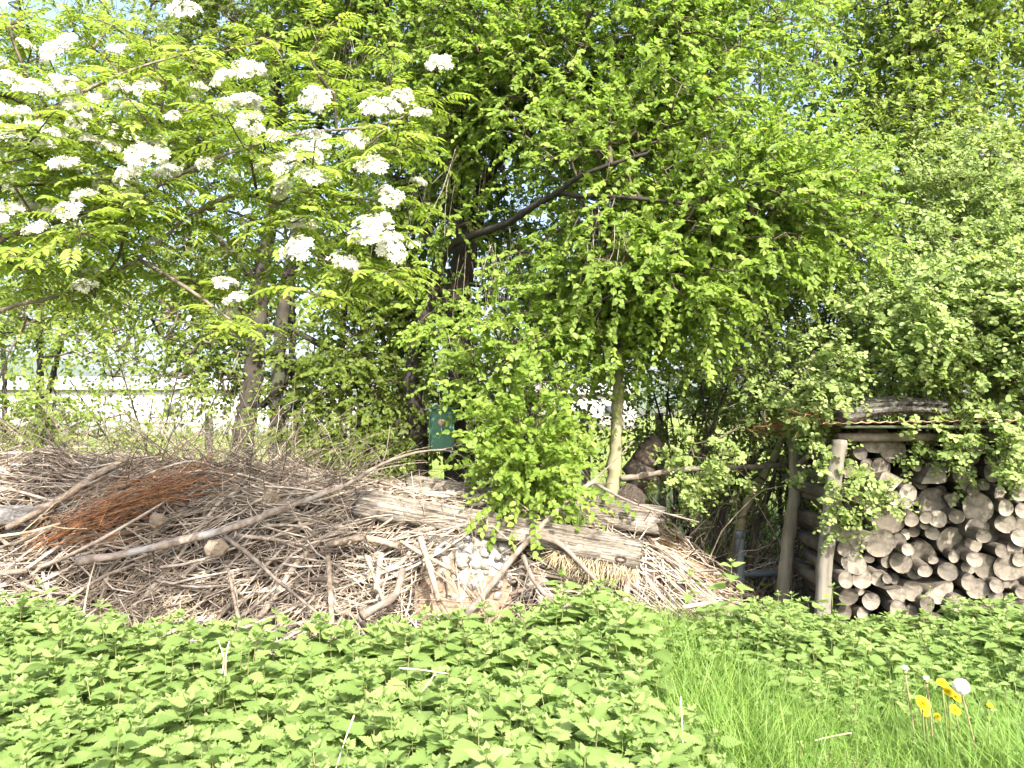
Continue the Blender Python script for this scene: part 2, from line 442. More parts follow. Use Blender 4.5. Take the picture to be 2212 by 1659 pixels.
def fence():
    t = thing('wire_fence', 'wire mesh fence on grey wooden posts behind the trees', 'fence', (0, 8.0, 0))
    xs = [-6.6, -4.9, -3.2, -1.5, .76, 1.55, 3.3, 5.0, 6.7]
    for x in xs:
        b = Buf(); limb(b, [(x, 8, 0), (x + .02, 8, .8), (x, 8.01, 1.56)], .05, .045, 8, 10, .05); b.build('post', M['fence_post'], t, True)
    b = Buf()
    zs = np.linspace(.08, 1.42, 10)
    P = np.array([[(x, 7.94 + .012 * math.sin(x * 3 + z), z) for x in np.linspace(-7, 7, 12)] for z in zs])
    tubes(b, P, np.full(P.shape[:2], .0016), 3)
    xx = np.arange(-7, 7, .14)
    P = np.array([[(x, 7.943, .05), (x + .004, 7.943, .7), (x, 7.943, 1.43)] for x in xx])
    tubes(b, P, np.full(P.shape[:2], .0013), 3)
    b.build('wire_netting', M['wire'], t)
fence()

# ------------------------------------------------------------------ trees and shrubs
OVATE = leaf_ovate(.36, .3, -.12)
NARROW = leaf_ovate(.27, .25, -.12)
ROUND = leaf_ovate(.46, .22, -.1)
UP = np.array([0, 0, 1.0])

def grow(nodes, targets, step=.22, droop=.05, root=None):
    """Twigs from a skeleton of limb nodes out to every target; nearest first. Returns edges (a, b, ra, rb) and arrival directions."""
    pos = [np.asarray(nodes, float)]
    P = np.concatenate(pos); parent = list(np.full(len(P), -1))
    d0 = np.min(np.linalg.norm(targets[:, None] - P[None, ::2], axis=2), axis=1)
    order = np.argsort(d0)
    cap = np.zeros((len(P) + len(targets) * 14, 3)); cap[:len(P)] = P; n = len(P); nl = n
    arr = np.zeros_like(targets)
    tip = np.zeros(len(targets), int)
    for i in order:
        tg = targets[i]
        dd = np.linalg.norm(cap[:n] - tg, axis=1)
        j = int(np.argmin(dd)); L = dd[j]
        k = int(min(9, max(1, round(L / step))))
        a = cap[j].copy(); prev = j
        side = rng.standard_normal(3) * .10 * L
        for s in range(1, k + 1):
            u = s / k
            p = a + (tg - a) * u + side * math.sin(PI * u) + UP * (droop * L * math.sin(PI * u))
            cap[n] = p; parent.append(prev); prev = n; n += 1
        tip[i] = prev
        arr[i] = nrm(cap[prev] - cap[parent[prev]])
    cnt = np.zeros(n); cnt[tip] += 1
    for i in range(n - 1, nl - 1, -1):
        cnt[parent[i]] += cnt[i] if parent[i] >= 0 else 0
    par = np.array(parent); idx = np.arange(nl, n)
    return cap[:n], par, idx, cnt, arr

def twig_mesh(buf, cap, par, idx, cnt, r0=.0022, pw=.42, rmax=.05, sides=4):
    r = np.minimum(r0 * np.maximum(cnt, 1) ** pw, rmax)
    P = np.stack([cap[par[idx]], cap[idx]], 1)
    ra = np.minimum(r[par[idx]], r[idx] * 1.35)
    tubes(buf, P, np.stack([ra, r[idx]], 1), sides, rng.random(len(idx)), cap=False)

def blob_sprays(blobs):
    """Spray tips in clumps inside ellipsoid lobes."""
    T, D = [], []
    for (qx, qy, d, rx, ry, rz, n) in blobs:
        c = Q(qx, qy, d)
        nsub = max(4, n // 9)
        u = nrm(rng.standard_normal((nsub, 3))) * (rng.random((nsub, 1)) ** .42)
        sub = c + u * np.array([rx, ry, rz]) * 1.28
        k = rng.integers(0, nsub, n)
        p = sub[k] + rng.standard_normal((n, 3)) * np.array([.16, .13, .13]) * (.4 + .9 * rx)
        T.append(p)
        D.append(nrm((p - c) / np.array([rx, ry, rz]) * .7 + rng.standard_normal((n, 3)) * .55 + np.array([0, -.15, .1])))
    T, D = np.concatenate(T), np.concatenate(D)
    ok = (T[:, 2] > .12) & (T[:, 1] > 1.2)
    return T[ok], D[ok]

def spray_leaves(buf, tpl, base, dirs, L, n, size, droop=.25, twig=None, up=.75, jit=.5, pinnate=False):
    N = len(base)
    ln = L * (.6 + .8 * rng.random(N))
    t = (np.linspace(.08, 1, n)[None] + rng.random((N, n)) * .06)
    P = base[:, None] + dirs[:, None] * (ln[:, None] * t)[..., None]
    P[..., 2] -= droop * ln[:, None] * t ** 2
    tan = dirs[:, None] - UP * (2 * droop * t)[..., None]
    tan = nrm(tan)
    sd = nrm(np.cross(tan, UP + rng.standard_normal((N, 1, 3)) * .5))
    alt = np.where(np.arange(n) % 2 == 0, 1.0, -1.0)[None, :, None]
    if pinnate: ax = tan * .45 + sd * alt
    else:
        roll = rng.standard_normal((N, n, 3)) * jit
        ax = tan * .75 + sd * alt * .75 + roll * .7 - UP * .12
    nr = UP * up * .3 + SUND * 1.0 + np.array([0, -.25, 0]) + rng.standard_normal((N, n, 3)) * jit
    size = size * (.6 + .65 * rng.random((N, n)))
    rnd = np.clip(rng.random((N, 1)) * .65 + rng.random((N, n)) * .45 - .05, 0, 1)
    scatter(buf, tpl, P.reshape(-1, 3), ax.reshape(-1, 3), nr.reshape(-1, 3), size.ravel(), rnd.ravel())
    if twig is not None:
        s = np.linspace(0, 1, 3)
        Pt = base[:, None] + dirs[:, None] * (ln[:, None] * s)[..., None]
        Pt[..., 2] -= droop * ln[:, None] * s ** 2
        tubes(twig, Pt, np.full((N, 3), 1.0) * np.array([.0026, .0018, .001]), 3, rng.random(N), cap=False)

def tree(name, label, cat, limbs, blobs, leaf, bark, tpl=OVATE, size=.05, L=.30, n=14, droop=.22, group=None, extra=None, trunk_n=1, dense=1.5, r0=.0022, jit=.42):
    """limbs: [(part name, points, r0, r1)] in metres, base first."""
    base = limbs[0][1][0]
    t = thing(name, label, cat, tuple(base), group)
    nodes = []
    for nm, pts, ra, rb in limbs:
        b = Buf(); p = limb(b, pts, ra, rb, 10 if ra > .05 else 7)
        b.build(nm, bark, t, True)
        k = max(1, len(p) // 4) if nm == 'trunk' else 0
        nodes.append(p[k:])
    nodes = np.concatenate(nodes)
    bl = [(x, y, d, rx, ry, rz, int(c * dense)) for (x, y, d, rx, ry, rz, c) in blobs]
    T, D = blob_sprays(bl)
    cap, par, idx, cnt, arr = grow(nodes, T)
    tw = Buf(); twig_mesh(tw, cap, par, idx, cnt, r0)
    D = nrm(D + arr * .5)
    lf = Buf(); spray_leaves(lf, tpl, T, D, L, n, size, droop, tw, jit=jit)
    if extra: extra(t, tw, lf)
    tw.build('twigs', M['live_twig'], t)
    lf.build('crown', leaf, t)
    return t
def qs(*p): return [Q(*a) for a in p]

# -- the big dark-stemmed tree in the middle
def hanging(t, tw, lf):
    b = Buf(); P, Rr = [], []
    for (cx, cy, d, w, h, n) in ((800, 60, 6.5, 120, 60, 50), (1000, 300, 6.6, 110, 80, 70), (870, 380, 6.9, 80, 60, 30), (1060, 560, 6.3, 80, 60, 40), (1010, 750, 6.4, 70, 40, 30), (1330, 470, 5.6, 90, 50, 30)):
        for k in range(n):
            p = Q(cx + rng.standard_normal() * w * .5, cy + rng.standard_normal() * h * .5, d + rng.standard_normal() * .25)
            ln = .25 + .5 * rng.random()
            e = p + np.array([rng.standard_normal() * .10, rng.standard_normal() * .1, -ln])
            m = (p + e) / 2 + rng.standard_normal(3) * .03
            P.append(smooth_path([p, m, e], 5)); Rr.append(np.linspace(.0032, .001, 5))
    tubes(b, np.array(P), np.array(Rr), 3, .6 + .4 * rng.random(len(P)), cap=False)
    b.build('hanging_twigs', M['twig'], t)
d = 6.8
A0 = Q(985, 1040, d); A0[2] = 0
B0 = Q(915, 1040, d - .1); B0[2] = 0
tree('spreading_tree', 'tall spreading tree with two dark crooked trunks and a long limb arching over the planks', 'tree', [
    ('trunk', [A0] + qs((990, 1000, d), (1000, 860, d), (996, 767, d), (985, 666, d), (1003, 554, d), (998, 442, d), (985, 250, d), (975, 90, d), (990, -160, d - .1)), .15, .07),
    ('trunk', [B0] + qs((906, 980, d - .1), (900, 900, d - .1), (889, 816, d - .1), (909, 722, d - .1), (937, 629, d - .15), (951, 565, d - .2)), .085, .062),
    ('limb', qs((951, 565, d - .2), (928, 520, d - .2), (902, 440, d - .1), (880, 300, d), (850, 130, d), (830, -50, d)), .05, .028),
    ('limb', qs((951, 568, d - .2), (980, 528, d - .3), (1040, 502, d - .55), (1096, 483, d - .85), (1150, 448, d - 1.1), (1210, 412, d - 1.3), (1250, 382, d - 1.45), (1300, 362, d - 1.55), (1400, 330, d - 1.65)), .040, .009),
    ('limb', qs((1205, 416, d - 1.28), (1265, 424, d - 1.4), (1340, 426, d - 1.5), (1480, 440, d - 1.5), (1620, 470, d - 1.4)), .022, .008),
    ('limb', qs((1240, 421, d - 1.35), (1290, 480, d - 1.4), (1318, 560, d - 1.42), (1332, 660, d - 1.4)), .015, .005),
    ('limb', qs((1000, 480, d), (1090, 330, d - .3), (1230, 200, d - .5), (1420, 60, d - .6), (1560, -60, d - .6)), .05, .02),
    ('limb', qs((986, 260, d), (1060, 120, d - .2), (1160, -40, d - .2)), .04, .02),
    ('limb', qs((1005, 700, d), (1060, 640, d - .4), (1100, 700, d - .8), (1140, 830, d - 1.2), (1150, 960, d - 1.5)), .022, .008),
    ('limb', qs((905, 960, d - .1), (870, 930, d), (830, 880, d + .1), (780, 840, d + .2)), .035, .02),
], [
    (850, 60, 6.8, .9, .7, .55, 400), (1050, 110, 6.6, .9, .7, .6, 420), (1250, 190, 6.2, .9, .6, .55, 420), (1450, 130, 6.2, .9, .7, .6, 430),
    (1480, 380, 5.8, .85, .6, .5, 520), (1650, 470, 5.6, .55, .5, .30, 280), (1320, 560, 5.8, .55, .5, .45, 210), (1440, 590, 5.6, .45, .45, .35, 200),
    (1190, 640, 6.5, .35, .4, .5, 60), (1110, 270, 6.9, .6, .6, .5, 170), (1000, -110, 6.6, 1.5, .8, .45, 380), (1450, -100, 6.3, 1.5, .8, .45, 330),
    (1150, 770, 5.8, .30, .4, .26, 70), (1150, 920, 5.4, .22, .25, .28, 75), (1060, 830, 5.9, .18, .2, .10, 16), (1135, 1030, 5.12, .20, .16, .09, 75), (1120, 970, 5.3, .14, .15, .14, 24), (1080, 480, 7.4, .4, .3, .35, 100), (890, 640, 7.6, .4, .3, .4, 120), (900, 330, 7.0, .5, .5, .5, 130), (960, 430, 6.35, .16, .15, .25, 22), (1000, 250, 6.3, .25, .2, .3, 50), (930, 640, 6.45, .14, .15, .25, 20), (990, 730, 6.35, .12, .15, .15, 12),
], M['tree_leaf'], M['bark_dark'], OVATE, .048, .26, 16, .2, extra=hanging, dense=2.1)

# -- three-stemmed tree on its left
d = 7.3
S0 = Q(520, 1030, d); S0[2] = 0
S1 = Q(600, 1030, d - .1); S1[2] = 0
S2 = Q(650, 1030, d + .1); S2[2] = 0
tree('multistem_tree', 'tree of several straight grey stems rising from the brush beside the white blossom', 'tree', [
    ('trunk', [S0] + qs((522, 980, d), (542, 850, d), (556, 720, d), (566, 600, d), (590, 430, d), (600, 250, d), (580, 60, d)), .115, .04),
    ('trunk', [S1] + qs((598, 960, d - .1), (600, 850, d - .1), (605, 720, d - .1), (622, 600, d - .1), (650, 430, d), (700, 230, d)), .09, .035),
    ('trunk', [S2] + qs((645, 950, d + .1), (640, 860, d + .1), (630, 700, d + .1), (640, 560, d + .1), (680, 400, d)), .05, .02),
    ('limb', qs((560, 880, d), (605, 840, d - .05), (628, 780, d - .05), (640, 690, d)), .035, .02),
    ('limb', qs((566, 620, d), (500, 545, d), (470, 510, d), (400, 430, d + .2)), .035, .015),
    ('limb', qs((556, 740, d), (430, 700, d), (330, 690, d)), .02, .01),
    ('limb', qs((610, 700, d), (730, 760, d - .1), (740, 700, d - .1), (760, 620, d)), .03, .014),
], [
    (700, 260, 7.6, .75, .6, .7, 260), (420, 230, 7.8, .7, .6, .6, 210), (560, 90, 7.8, .9, .6, .5, 300), (790, 780, 7.1, .42, .4, .5, 250), (700, 900, 7.0, .35, .3, .28, 90),
    (830, 620, 7.4, .4, .4, .4, 150), (480, 560, 7.8, .7, .5, .45, 190), (680, 800, 7.5, .3, .3, .3, 80), (850, 900, 6.9, .25, .25, .25, 70), (650, -60, 7.6, 1.2, .6, .4, 200), (760, 500, 7.5, .45, .4, .4, 150), (480, 760, 7.7, .5, .3, .3, 100), (380, 640, 7.9, .6, .4, .35, 120), (930, 420, 7.6, .4, .4, .5, 140), (880, 800, 7.4, .3, .3, .35, 80),
], M['dark_leaf'], M['bark_grey'], OVATE, .052, .30, 13, .2)

# -- slim young tree
d = 5.9
Y0 = Q(1318, 1085, d); Y0[2] = .0
tree('young_tree', 'slim young tree with smooth olive bark standing behind the end of the planks', 'tree', [
    ('trunk', [Y0] + qs((1322, 1080, d), (1328, 1000, d), (1333, 900, d), (1336, 840, d), (1342, 760, d), (1352, 650, d), (1372, 500, d)), .064, .022),
], [(1335, 720, 5.8, .3, .28, .3, 120), (1380, 560, 6, .35, .3, .4, 110), (1300, 790, 5.75, .16, .2, .12, 14)],
    M['tree_leaf'], M['bark_smooth'], OVATE, .05, .26, 13, .25)

# -- background trees and hedge shrubs
def bg(name, label, cat, base, tops, blobs, leaf, size, n=13, bark='bark_dark', tpl=OVATE, ra=.06, group=None, L=.34, **k):
    b0 = Q(*base); b0[2] = 0
    lim = []
    for i, tp in enumerate(tops):
        e = Q(*tp); s = b0 + np.array([rng.standard_normal() * .12 * (i > 0), rng.standard_normal() * .1 * (i > 0), 0])
        m = s + (e - s) * .5 + rng.standard_normal(3) * .12
        lim.append(('trunk' if i == 0 else 'stem', [s, s + (m - s) * .5 + rng.standard_normal(3) * .05, m, e], ra * (1 if i == 0 else .7), ra * .25))
    return tree(name, label, cat, lim, blobs, leaf, M[bark], tpl, size, L, n, .2, group, **k)
GB = 'trees and shrubs along the back of the hedge'
bg('hedge_tree', 'loose yellow-green tree rising behind the white blossom at the top corner', 'tree', (60, 950, 9.4), [(80, 50, 9.5), (330, 0, 9.8), (-120, 200, 9.4)],
   [(80, 60, 9.5, 1.5, .9, .9, 300), (330, 60, 9.8, 1.0, .8, .7, 200), (40, 380, 9.2, .9, .8, .8, 200), (300, 330, 9.8, .9, .7, .7, 170), (250, 540, 9.6, 1.2, .7, .5, 190), (120, 700, 9.2, .9, .5, .3, 70), (200, -100, 9.5, 2, .8, .5, 150), (-120, 300, 9, .8, .8, 1.2, 100)], M['yellow_leaf'], .06, group=GB)
bg('hedge_tree', 'tall loose yellow-green tree above the rose bush and the woodshed', 'tree', (1980, 950, 8.4), [(1960, 60, 8.5), (2150, 0, 8.4), (1800, 120, 8.7), (2250, 250, 8.2)],
   [(1950, 120, 8.5, 1.1, .9, .8, 560), (2150, 240, 8.0, 1.0, .8, 1.0, 600), (2130, 20, 8.2, 1.1, .8, .6, 450), (1830, 300, 8.6, .6, .6, .6, 160), (1980, 380, 7.6, .9, .6, .6, 400), (2000, -120, 8.3, 2.2, .8, .5, 260), (2280, 450, 7.5, .6, .6, .8, 150)], M['yellow_leaf'], .058, group=GB)
bg('hedge_tree', 'thin airy tree behind the gap of sky right of the spreading tree', 'tree', (1620, 950, 9.0), [(1640, 60, 9.2), (1760, 200, 9.0)],
   [(1580, 80, 9.4, .9, .8, .7, 170), (1640, 300, 9.3, .7, .7, .7, 130), (1760, 460, 8.6, .5, .5, .4, 110)], M['tree_leaf'], .058, group=GB)
bg('hedge_shrub', 'dark thicket shrub behind the slim young tree', 'shrub', (1480, 1000, 7.9), [(1480, 760, 7.9), (1400, 800, 7.9), (1560, 700, 8.0), (1440, 850, 7.6), (1530, 860, 7.7)],
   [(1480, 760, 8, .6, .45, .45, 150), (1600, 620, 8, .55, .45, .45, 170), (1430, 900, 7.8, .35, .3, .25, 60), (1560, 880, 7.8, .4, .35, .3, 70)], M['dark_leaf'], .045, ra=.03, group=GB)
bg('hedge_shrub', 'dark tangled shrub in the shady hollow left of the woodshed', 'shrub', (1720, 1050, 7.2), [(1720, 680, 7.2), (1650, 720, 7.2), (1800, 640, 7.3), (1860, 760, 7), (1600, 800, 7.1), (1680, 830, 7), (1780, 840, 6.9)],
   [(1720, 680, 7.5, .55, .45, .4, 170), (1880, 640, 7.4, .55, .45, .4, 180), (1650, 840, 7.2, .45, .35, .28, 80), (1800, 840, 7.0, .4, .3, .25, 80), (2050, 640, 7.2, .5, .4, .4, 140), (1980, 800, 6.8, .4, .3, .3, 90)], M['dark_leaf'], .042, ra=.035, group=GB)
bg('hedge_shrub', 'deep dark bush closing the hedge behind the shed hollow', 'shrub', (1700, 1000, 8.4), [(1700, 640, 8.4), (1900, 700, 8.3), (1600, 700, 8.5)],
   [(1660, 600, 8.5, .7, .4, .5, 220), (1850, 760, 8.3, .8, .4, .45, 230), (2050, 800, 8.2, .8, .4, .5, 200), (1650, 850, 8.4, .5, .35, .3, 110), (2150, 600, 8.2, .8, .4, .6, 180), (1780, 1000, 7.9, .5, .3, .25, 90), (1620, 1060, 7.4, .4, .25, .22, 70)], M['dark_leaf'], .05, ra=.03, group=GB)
bg('hedge_shrub', 'leafy shrub between the dark trunks and the fence', 'shrub', (1120, 1000, 8.3), [(1130, 800, 8.2), (1050, 700, 8.3), (1200, 760, 8.2)],
   [(1130, 780, 8.2, .6, .45, .5, 150), (960, 520, 8.6, .7, .5, .6, 130), (1180, 560, 8.4, .6, .5, .5, 120), (1060, 900, 8, .4, .3, .25, 70)], M['dark_leaf'], .05, ra=.03, group=GB)
bg('hedge_shrub', 'twiggy shrub with few pale leaves in front of the white building', 'shrub', (330, 1010, 7.0), [(250, 760, 7.1), (400, 740, 7.2), (150, 820, 7), (480, 820, 7.2), (330, 860, 6.8), (60, 700, 7.2)],
   [(250, 730, 7.1, .6, .5, .4, 95), (420, 800, 7.2, .5, .4, .35, 95), (120, 700, 7.3, .5, .4, .4, 70), (330, 930, 6.9, .6, .35, .2, 70), (480, 700, 7.4, .4, .4, .4, 70)], M['yellow_leaf'], .044, 11, ra=.022, group=GB, r0=.003, dense=1.1)
bg('hedge_shrub', 'bright yellow-green bush at the edge behind the brush heap', 'shrub', (-20, 1000, 6.6), [(20, 760, 6.6), (-120, 700, 6.7), (120, 860, 6.5)],
   [(10, 890, 6.3, .4, .35, .28, 120), (-100, 660, 6.8, .6, .5, .6, 110), (150, 965, 6.4, .4, .3, .14, 70), (40, 600, 7.2, .4, .4, .3, 60)], M['yellow_leaf'], .048, ra=.03, group=GB, dense=1.0)
bg('hedge_shrub', 'low leafy bush under the trees behind the brush heap', 'shrub', (760, 1040, 6.7), [(760, 900, 6.7), (820, 940, 6.6), (700, 950, 6.7)],
   [(760, 960, 6.7, .35, .25, .18, 70), (850, 985, 6.5, .2, .2, .12, 30)], M['dark_leaf'], .05, 11, ra=.014, group=GB, tpl=NARROW)

# -- dog rose over the woodshed: arching canes, small pinnate blue-green leaves
def rose():
    b0 = Q(2130, 1000, 6.6); b0[2] = 0
    t = thing('rose_bush', 'blue-green rose bush with arching canes hanging over the woodshed roof', 'rose bush', tuple(b0))
    canes = [qs((2130, 950, 6.6), (2080, 700, 6.4), (2000, 600, 6.1), (1860, 740, 5.7), (1780, 830, 5.4), (1790, 980, 5.05), (1835, 1110, 4.85)),
             qs((2150, 950, 6.6), (2180, 650, 6.2), (2120, 560, 5.9), (2040, 700, 5.4), (2040, 860, 5.0), (2090, 980, 4.8)),
             qs((2160, 950, 6.6), (2240, 600, 6), (2200, 700, 5.4), (2170, 900, 4.95), (2190, 1000, 4.8)),
             qs((2100, 950, 6.6), (1980, 720, 6.2), (1800, 700, 5.9), (1640, 790, 5.8), (1500, 800, 5.7)),
             qs((2100, 950, 6.6), (2000, 560, 6.4), (2090, 420, 6.2), (2200, 520, 6.0)),
             qs((2140, 950, 6.6), (2060, 760, 6.1), (1960, 760, 5.6), (1920, 850, 5.3)),
             qs((2120, 950, 6.6), (1900, 640, 6.3), (1700, 600, 6.3))]
    nodes = []
    for c in canes:
        b = Buf(); c2 = [np.array([c[0][0] + rng.standard_normal() * .08, c[0][1], 0])] + c
        p = limb(b, c2, .014, .004, 6, 46, .05); b.build('cane', M['bark_grey'], t, True); nodes.append(p[12:])
    T, D = blob_sprays([(2110, 560, 5.8, .6, .5, .40, 330), (2070, 700, 5.2, .50, .45, .24, 380), (2200, 810, 5.0, .26, .3, .16, 130), (1900, 780, 5.2, .30, .32, .08, 62), (1720, 800, 5.5, .28, .3, .12, 42),
                        (1600, 800, 5.8, .3, .3, .15, 22), (2100, 960, 4.8, .20, .14, .10, 60), (1800, 930, 5.05, .05, .07, .18, 20), (1838, 1090, 4.84, .05, .05, .10, 16), (1990, 450, 6.4, .5, .5, .40, 210), (2190, 430, 6.0, .45, .5, .4, 200),
                        (1980, 620, 5.7, .42, .4, .22, 110), (1520, 990, 5.6, .20, .2, .10, 30), (1760, 1000, 5.1, .05, .05, .08, 8), (2200, 700, 5.0, .3, .3, .25, 150)])
    cap, par, idx, cnt, arr = grow(np.concatenate(nodes), T)
    tw = Buf(); twig_mesh(tw, cap, par, idx, cnt, .0016)
    D = nrm(D + np.array([0, -.3, -.1]))
    # each spray carries pinnate leaves: five side shoots of five leaflets
    lf = Buf(); N = len(T)
    for k in range(6):
        base = T + D * (.02 + .024 * k)
        dd = nrm(D * .5 + rng.standard_normal((N, 3)) * .7 + np.array([0, -.2, .0]))
        spray_leaves(lf, ROUND, base, dd, .095, 7, .033, .15, tw, up=.9, jit=.28, pinnate=True)
    tw.build('twigs', M['live_twig'], t); lf.build('foliage', M['rose_leaf'], t)
rose()

# -- leaning bare stems left of the shed
def stems():
    for i, (pts, r) in enumerate([
        ([(1560, 1190, 6.3), (1610, 1100, 6.2), (1660, 1010, 6.2), (1710, 900, 6.3), (1760, 760, 6.5)], .045),
        ([(1520, 1180, 6.4), (1570, 1080, 6.4), (1640, 980, 6.3), (1690, 880, 6.4)], .03),
        ([(1600, 1200, 6.2), (1640, 1120, 6.2), (1670, 1040, 6.2), (1680, 940, 6.3)], .028),
        ([(1490, 1180, 6.5), (1500, 1050, 6.5), (1540, 920, 6.5), (1600, 760, 6.6)], .022),
        ([(1540, 1190, 6.4), (1545, 1080, 6.4), (1530, 950, 6.5), (1510, 800, 6.6)], .018),
        ([(1470, 1170, 6.6), (1455, 1050, 6.6), (1440, 920, 6.7), (1450, 760, 6.8)], .016)]):
        P = qs(*pts); P[0][2] = 0
        st = ['thickest dark stem leaning towards the shed post', 'dark stem leaning just behind the thickest leaning stem', 'short dark stem leaning close beside the shed post',
              'thin stem bending towards the shed over the dark hollow', 'thin upright stem at the middle of the thicket', 'thinnest upright stem of the thicket near the young tree'][i]
        t = thing('sapling', st, 'sapling', tuple(P[0]), 'bare saplings beside the woodshed')
        b = Buf(); p = limb(b, P, r, r * .4, 7)
        T = p[len(p) // 2] + rng.standard_normal((26, 3)) * np.array([.35, .25, .35]); T[:, 2] = np.maximum(T[:, 2], .3)
        cap, par, idx, cnt, arr = grow(p[len(p) // 4:], T)
        twig_mesh(b, cap, par, idx, cnt, .003); b.build('trunk', M['bark_grey'] if i != 0 else M['bark_smooth'], t, True)
        lf = Buf(); spray_leaves(lf, OVATE, T[:14], nrm(rng.standard_normal((14, 3))), .2, 7, .04); lf.build('crown', M['dark_leaf'], t)
stems()

# -- bare brambles in the shady hollow
def brambles():
    b0 = np.array([1.75, 6.6, 0.0])
    t = thing('bramble_thicket', 'tangled thicket of bare bramble canes in the shade between the stump and the shed', 'brambles', tuple(b0))
    N = 420; K = 8; s = np.linspace(0, 1, K)
    base = np.stack([rng.uniform(1.0, 2.5, N), rng.uniform(6.15, 7.3, N), np.zeros(N)], -1)
    dv = nrm(rng.standard_normal((N, 3)) * [.75, .4, .2] + [.25, 0, .9]); L = rng.uniform(.6, 1.9, N)
    P = base[:, None] + dv[:, None] * (L[:, None] * s)[..., None] + np.cumsum(rng.standard_normal((N, K, 3)) * .02, 1)
    P[..., 2] -= (.45 * L * rng.random(N))[:, None] * s ** 2.5; P[..., 2] = np.maximum(P[..., 2], .01)
    b = Buf(); tubes(b, P, (.0025 + .004 * rng.random(N))[:, None] * np.linspace(1, .5, K), 5, rng.random(N) ** 1.5, cap=False); b.build('canes', M['twig'], t)
    lf = Buf(); i = rng.integers(0, N, 260); spray_leaves(lf, OVATE, P[i, rng.integers(3, K, 260)], nrm(rng.standard_normal((260, 3))), .12, 5, .04); lf.build('leaves', M['dark_leaf'], t)
brambles()

# -- rowan in blossom, trunk outside the frame, boughs reaching in
CL = [(320,60,110),(800,180,120),(310,285,80),(285,355,130),(520,340,90),(310,485,100),(165,515,120),(430,540,80),(535,495,90),(640,490,90),(580,570,80),(360,635,90),(245,680,80),(500,660,70),(10,580,80),(110,600,80),(60,740,130),(190,745,110),(400,715,80),(480,740,80),(300,830,110),(395,810,70),(640,790,140),(690,730,100),(730,840,100),(580,860,110),(200,875,80),(540,940,130),(390,960,110),(320,1020,100),(250,1015,80),(60,1040,130),(190,1090,90),(0,980,60),(850,465,70),(840,505,50),(975,455,95),(1065,410,110),(970,550,70),(1050,570,140),(1080,635,110),(750,595,60),(1360,540,120),(1885,385,110),(1720,520,80),(1765,545,40),(1625,595,150),(1795,590,75),(1345,695,90),(1390,710,80),(1310,765,115),(1525,700,85),(1590,825,130),(1780,875,70),(1665,940,100),(1190,825,120),(1110,820,60),(1325,875,120),(1225,930,100),(1000,850,50),(940,755,60),(890,790,60),(1480,980,50),(1260,1065,95),(1340,1055,60),(1600,1090,150),(1530,1115,80),(1660,1165,130),(1300,1190,140),(1470,1240,130),(970,1310,80),(1020,1385,90),(985,1420,60),(380,1325,95),(410,1250,70),(350,1265,50),(465,1145,60),(670,1120,60),(40,80,60),(30,110,50),(1050,1040,50),(1410,850,60),(1770,1130,50),(60,450,90),(20,660,90),(150,640,80),(90,870,90),(330,560,80),(250,440,70),(140,980,90),(450,880,80),(30,380,70),(210,560,70),(120,300,70),(480,600,70),(560,690,70),(860,640,70),(1180,690,80)]
def petal_cluster_mesh(seed):
    g = np.random.default_rng(seed)
    b = Buf(); n = 150
    # corymb: sub-umbels on a shallow dome, unit width 1
    k = 15
    a = g.random(k) * 2 * PI; rr = np.sqrt(g.random(k)) * .40
    sub = np.stack([np.cos(a) * rr, np.sin(a) * rr * .9, .26 - .9 * rr ** 2 + g.random(k) * .07], -1)
    pos = sub[g.integers(0, k, n)] + nrm(g.standard_normal((n, 3))) * np.array([.12, .12, .085])
    out = nrm(pos - np.array([0, 0, -.15]) + g.standard_normal((n, 3)) * .18)
    p5 = []
    for i in range(5):
        t0 = i * 2 * PI / 5; p5 += [(math.cos(t0 - .5) * .6, math.sin(t0 - .5) * .6, .22), (math.cos(t0) * 1.0, math.sin(t0) * 1.0, .30), (math.cos(t0 + .5) * .6, math.sin(t0 + .5) * .6, .22)]
    V = np.array([(0, 0, 0)] + p5)
    F = np.array([(0, 1 + 3 * i, 2 + 3 * i, 3 + 3 * i) for i in range(5)])
    ax = nrm(np.cross(out, g.standard_normal((n, 3))))
    scatter(b, (V, F, None), pos, ax, out, .085 * (.8 + .4 * g.random(n)), g.random(n))
    # stalks
    P = np.stack([sub * .5 + [0, 0, -.05], sub * .7 + [0, 0, .0], sub], 1)
    tubes(b, P, np.tile([.012, .009, .006], (k, 1)), 3, 0.0, cap=False)
    return b.mesh('flower_cluster', M['petal'])
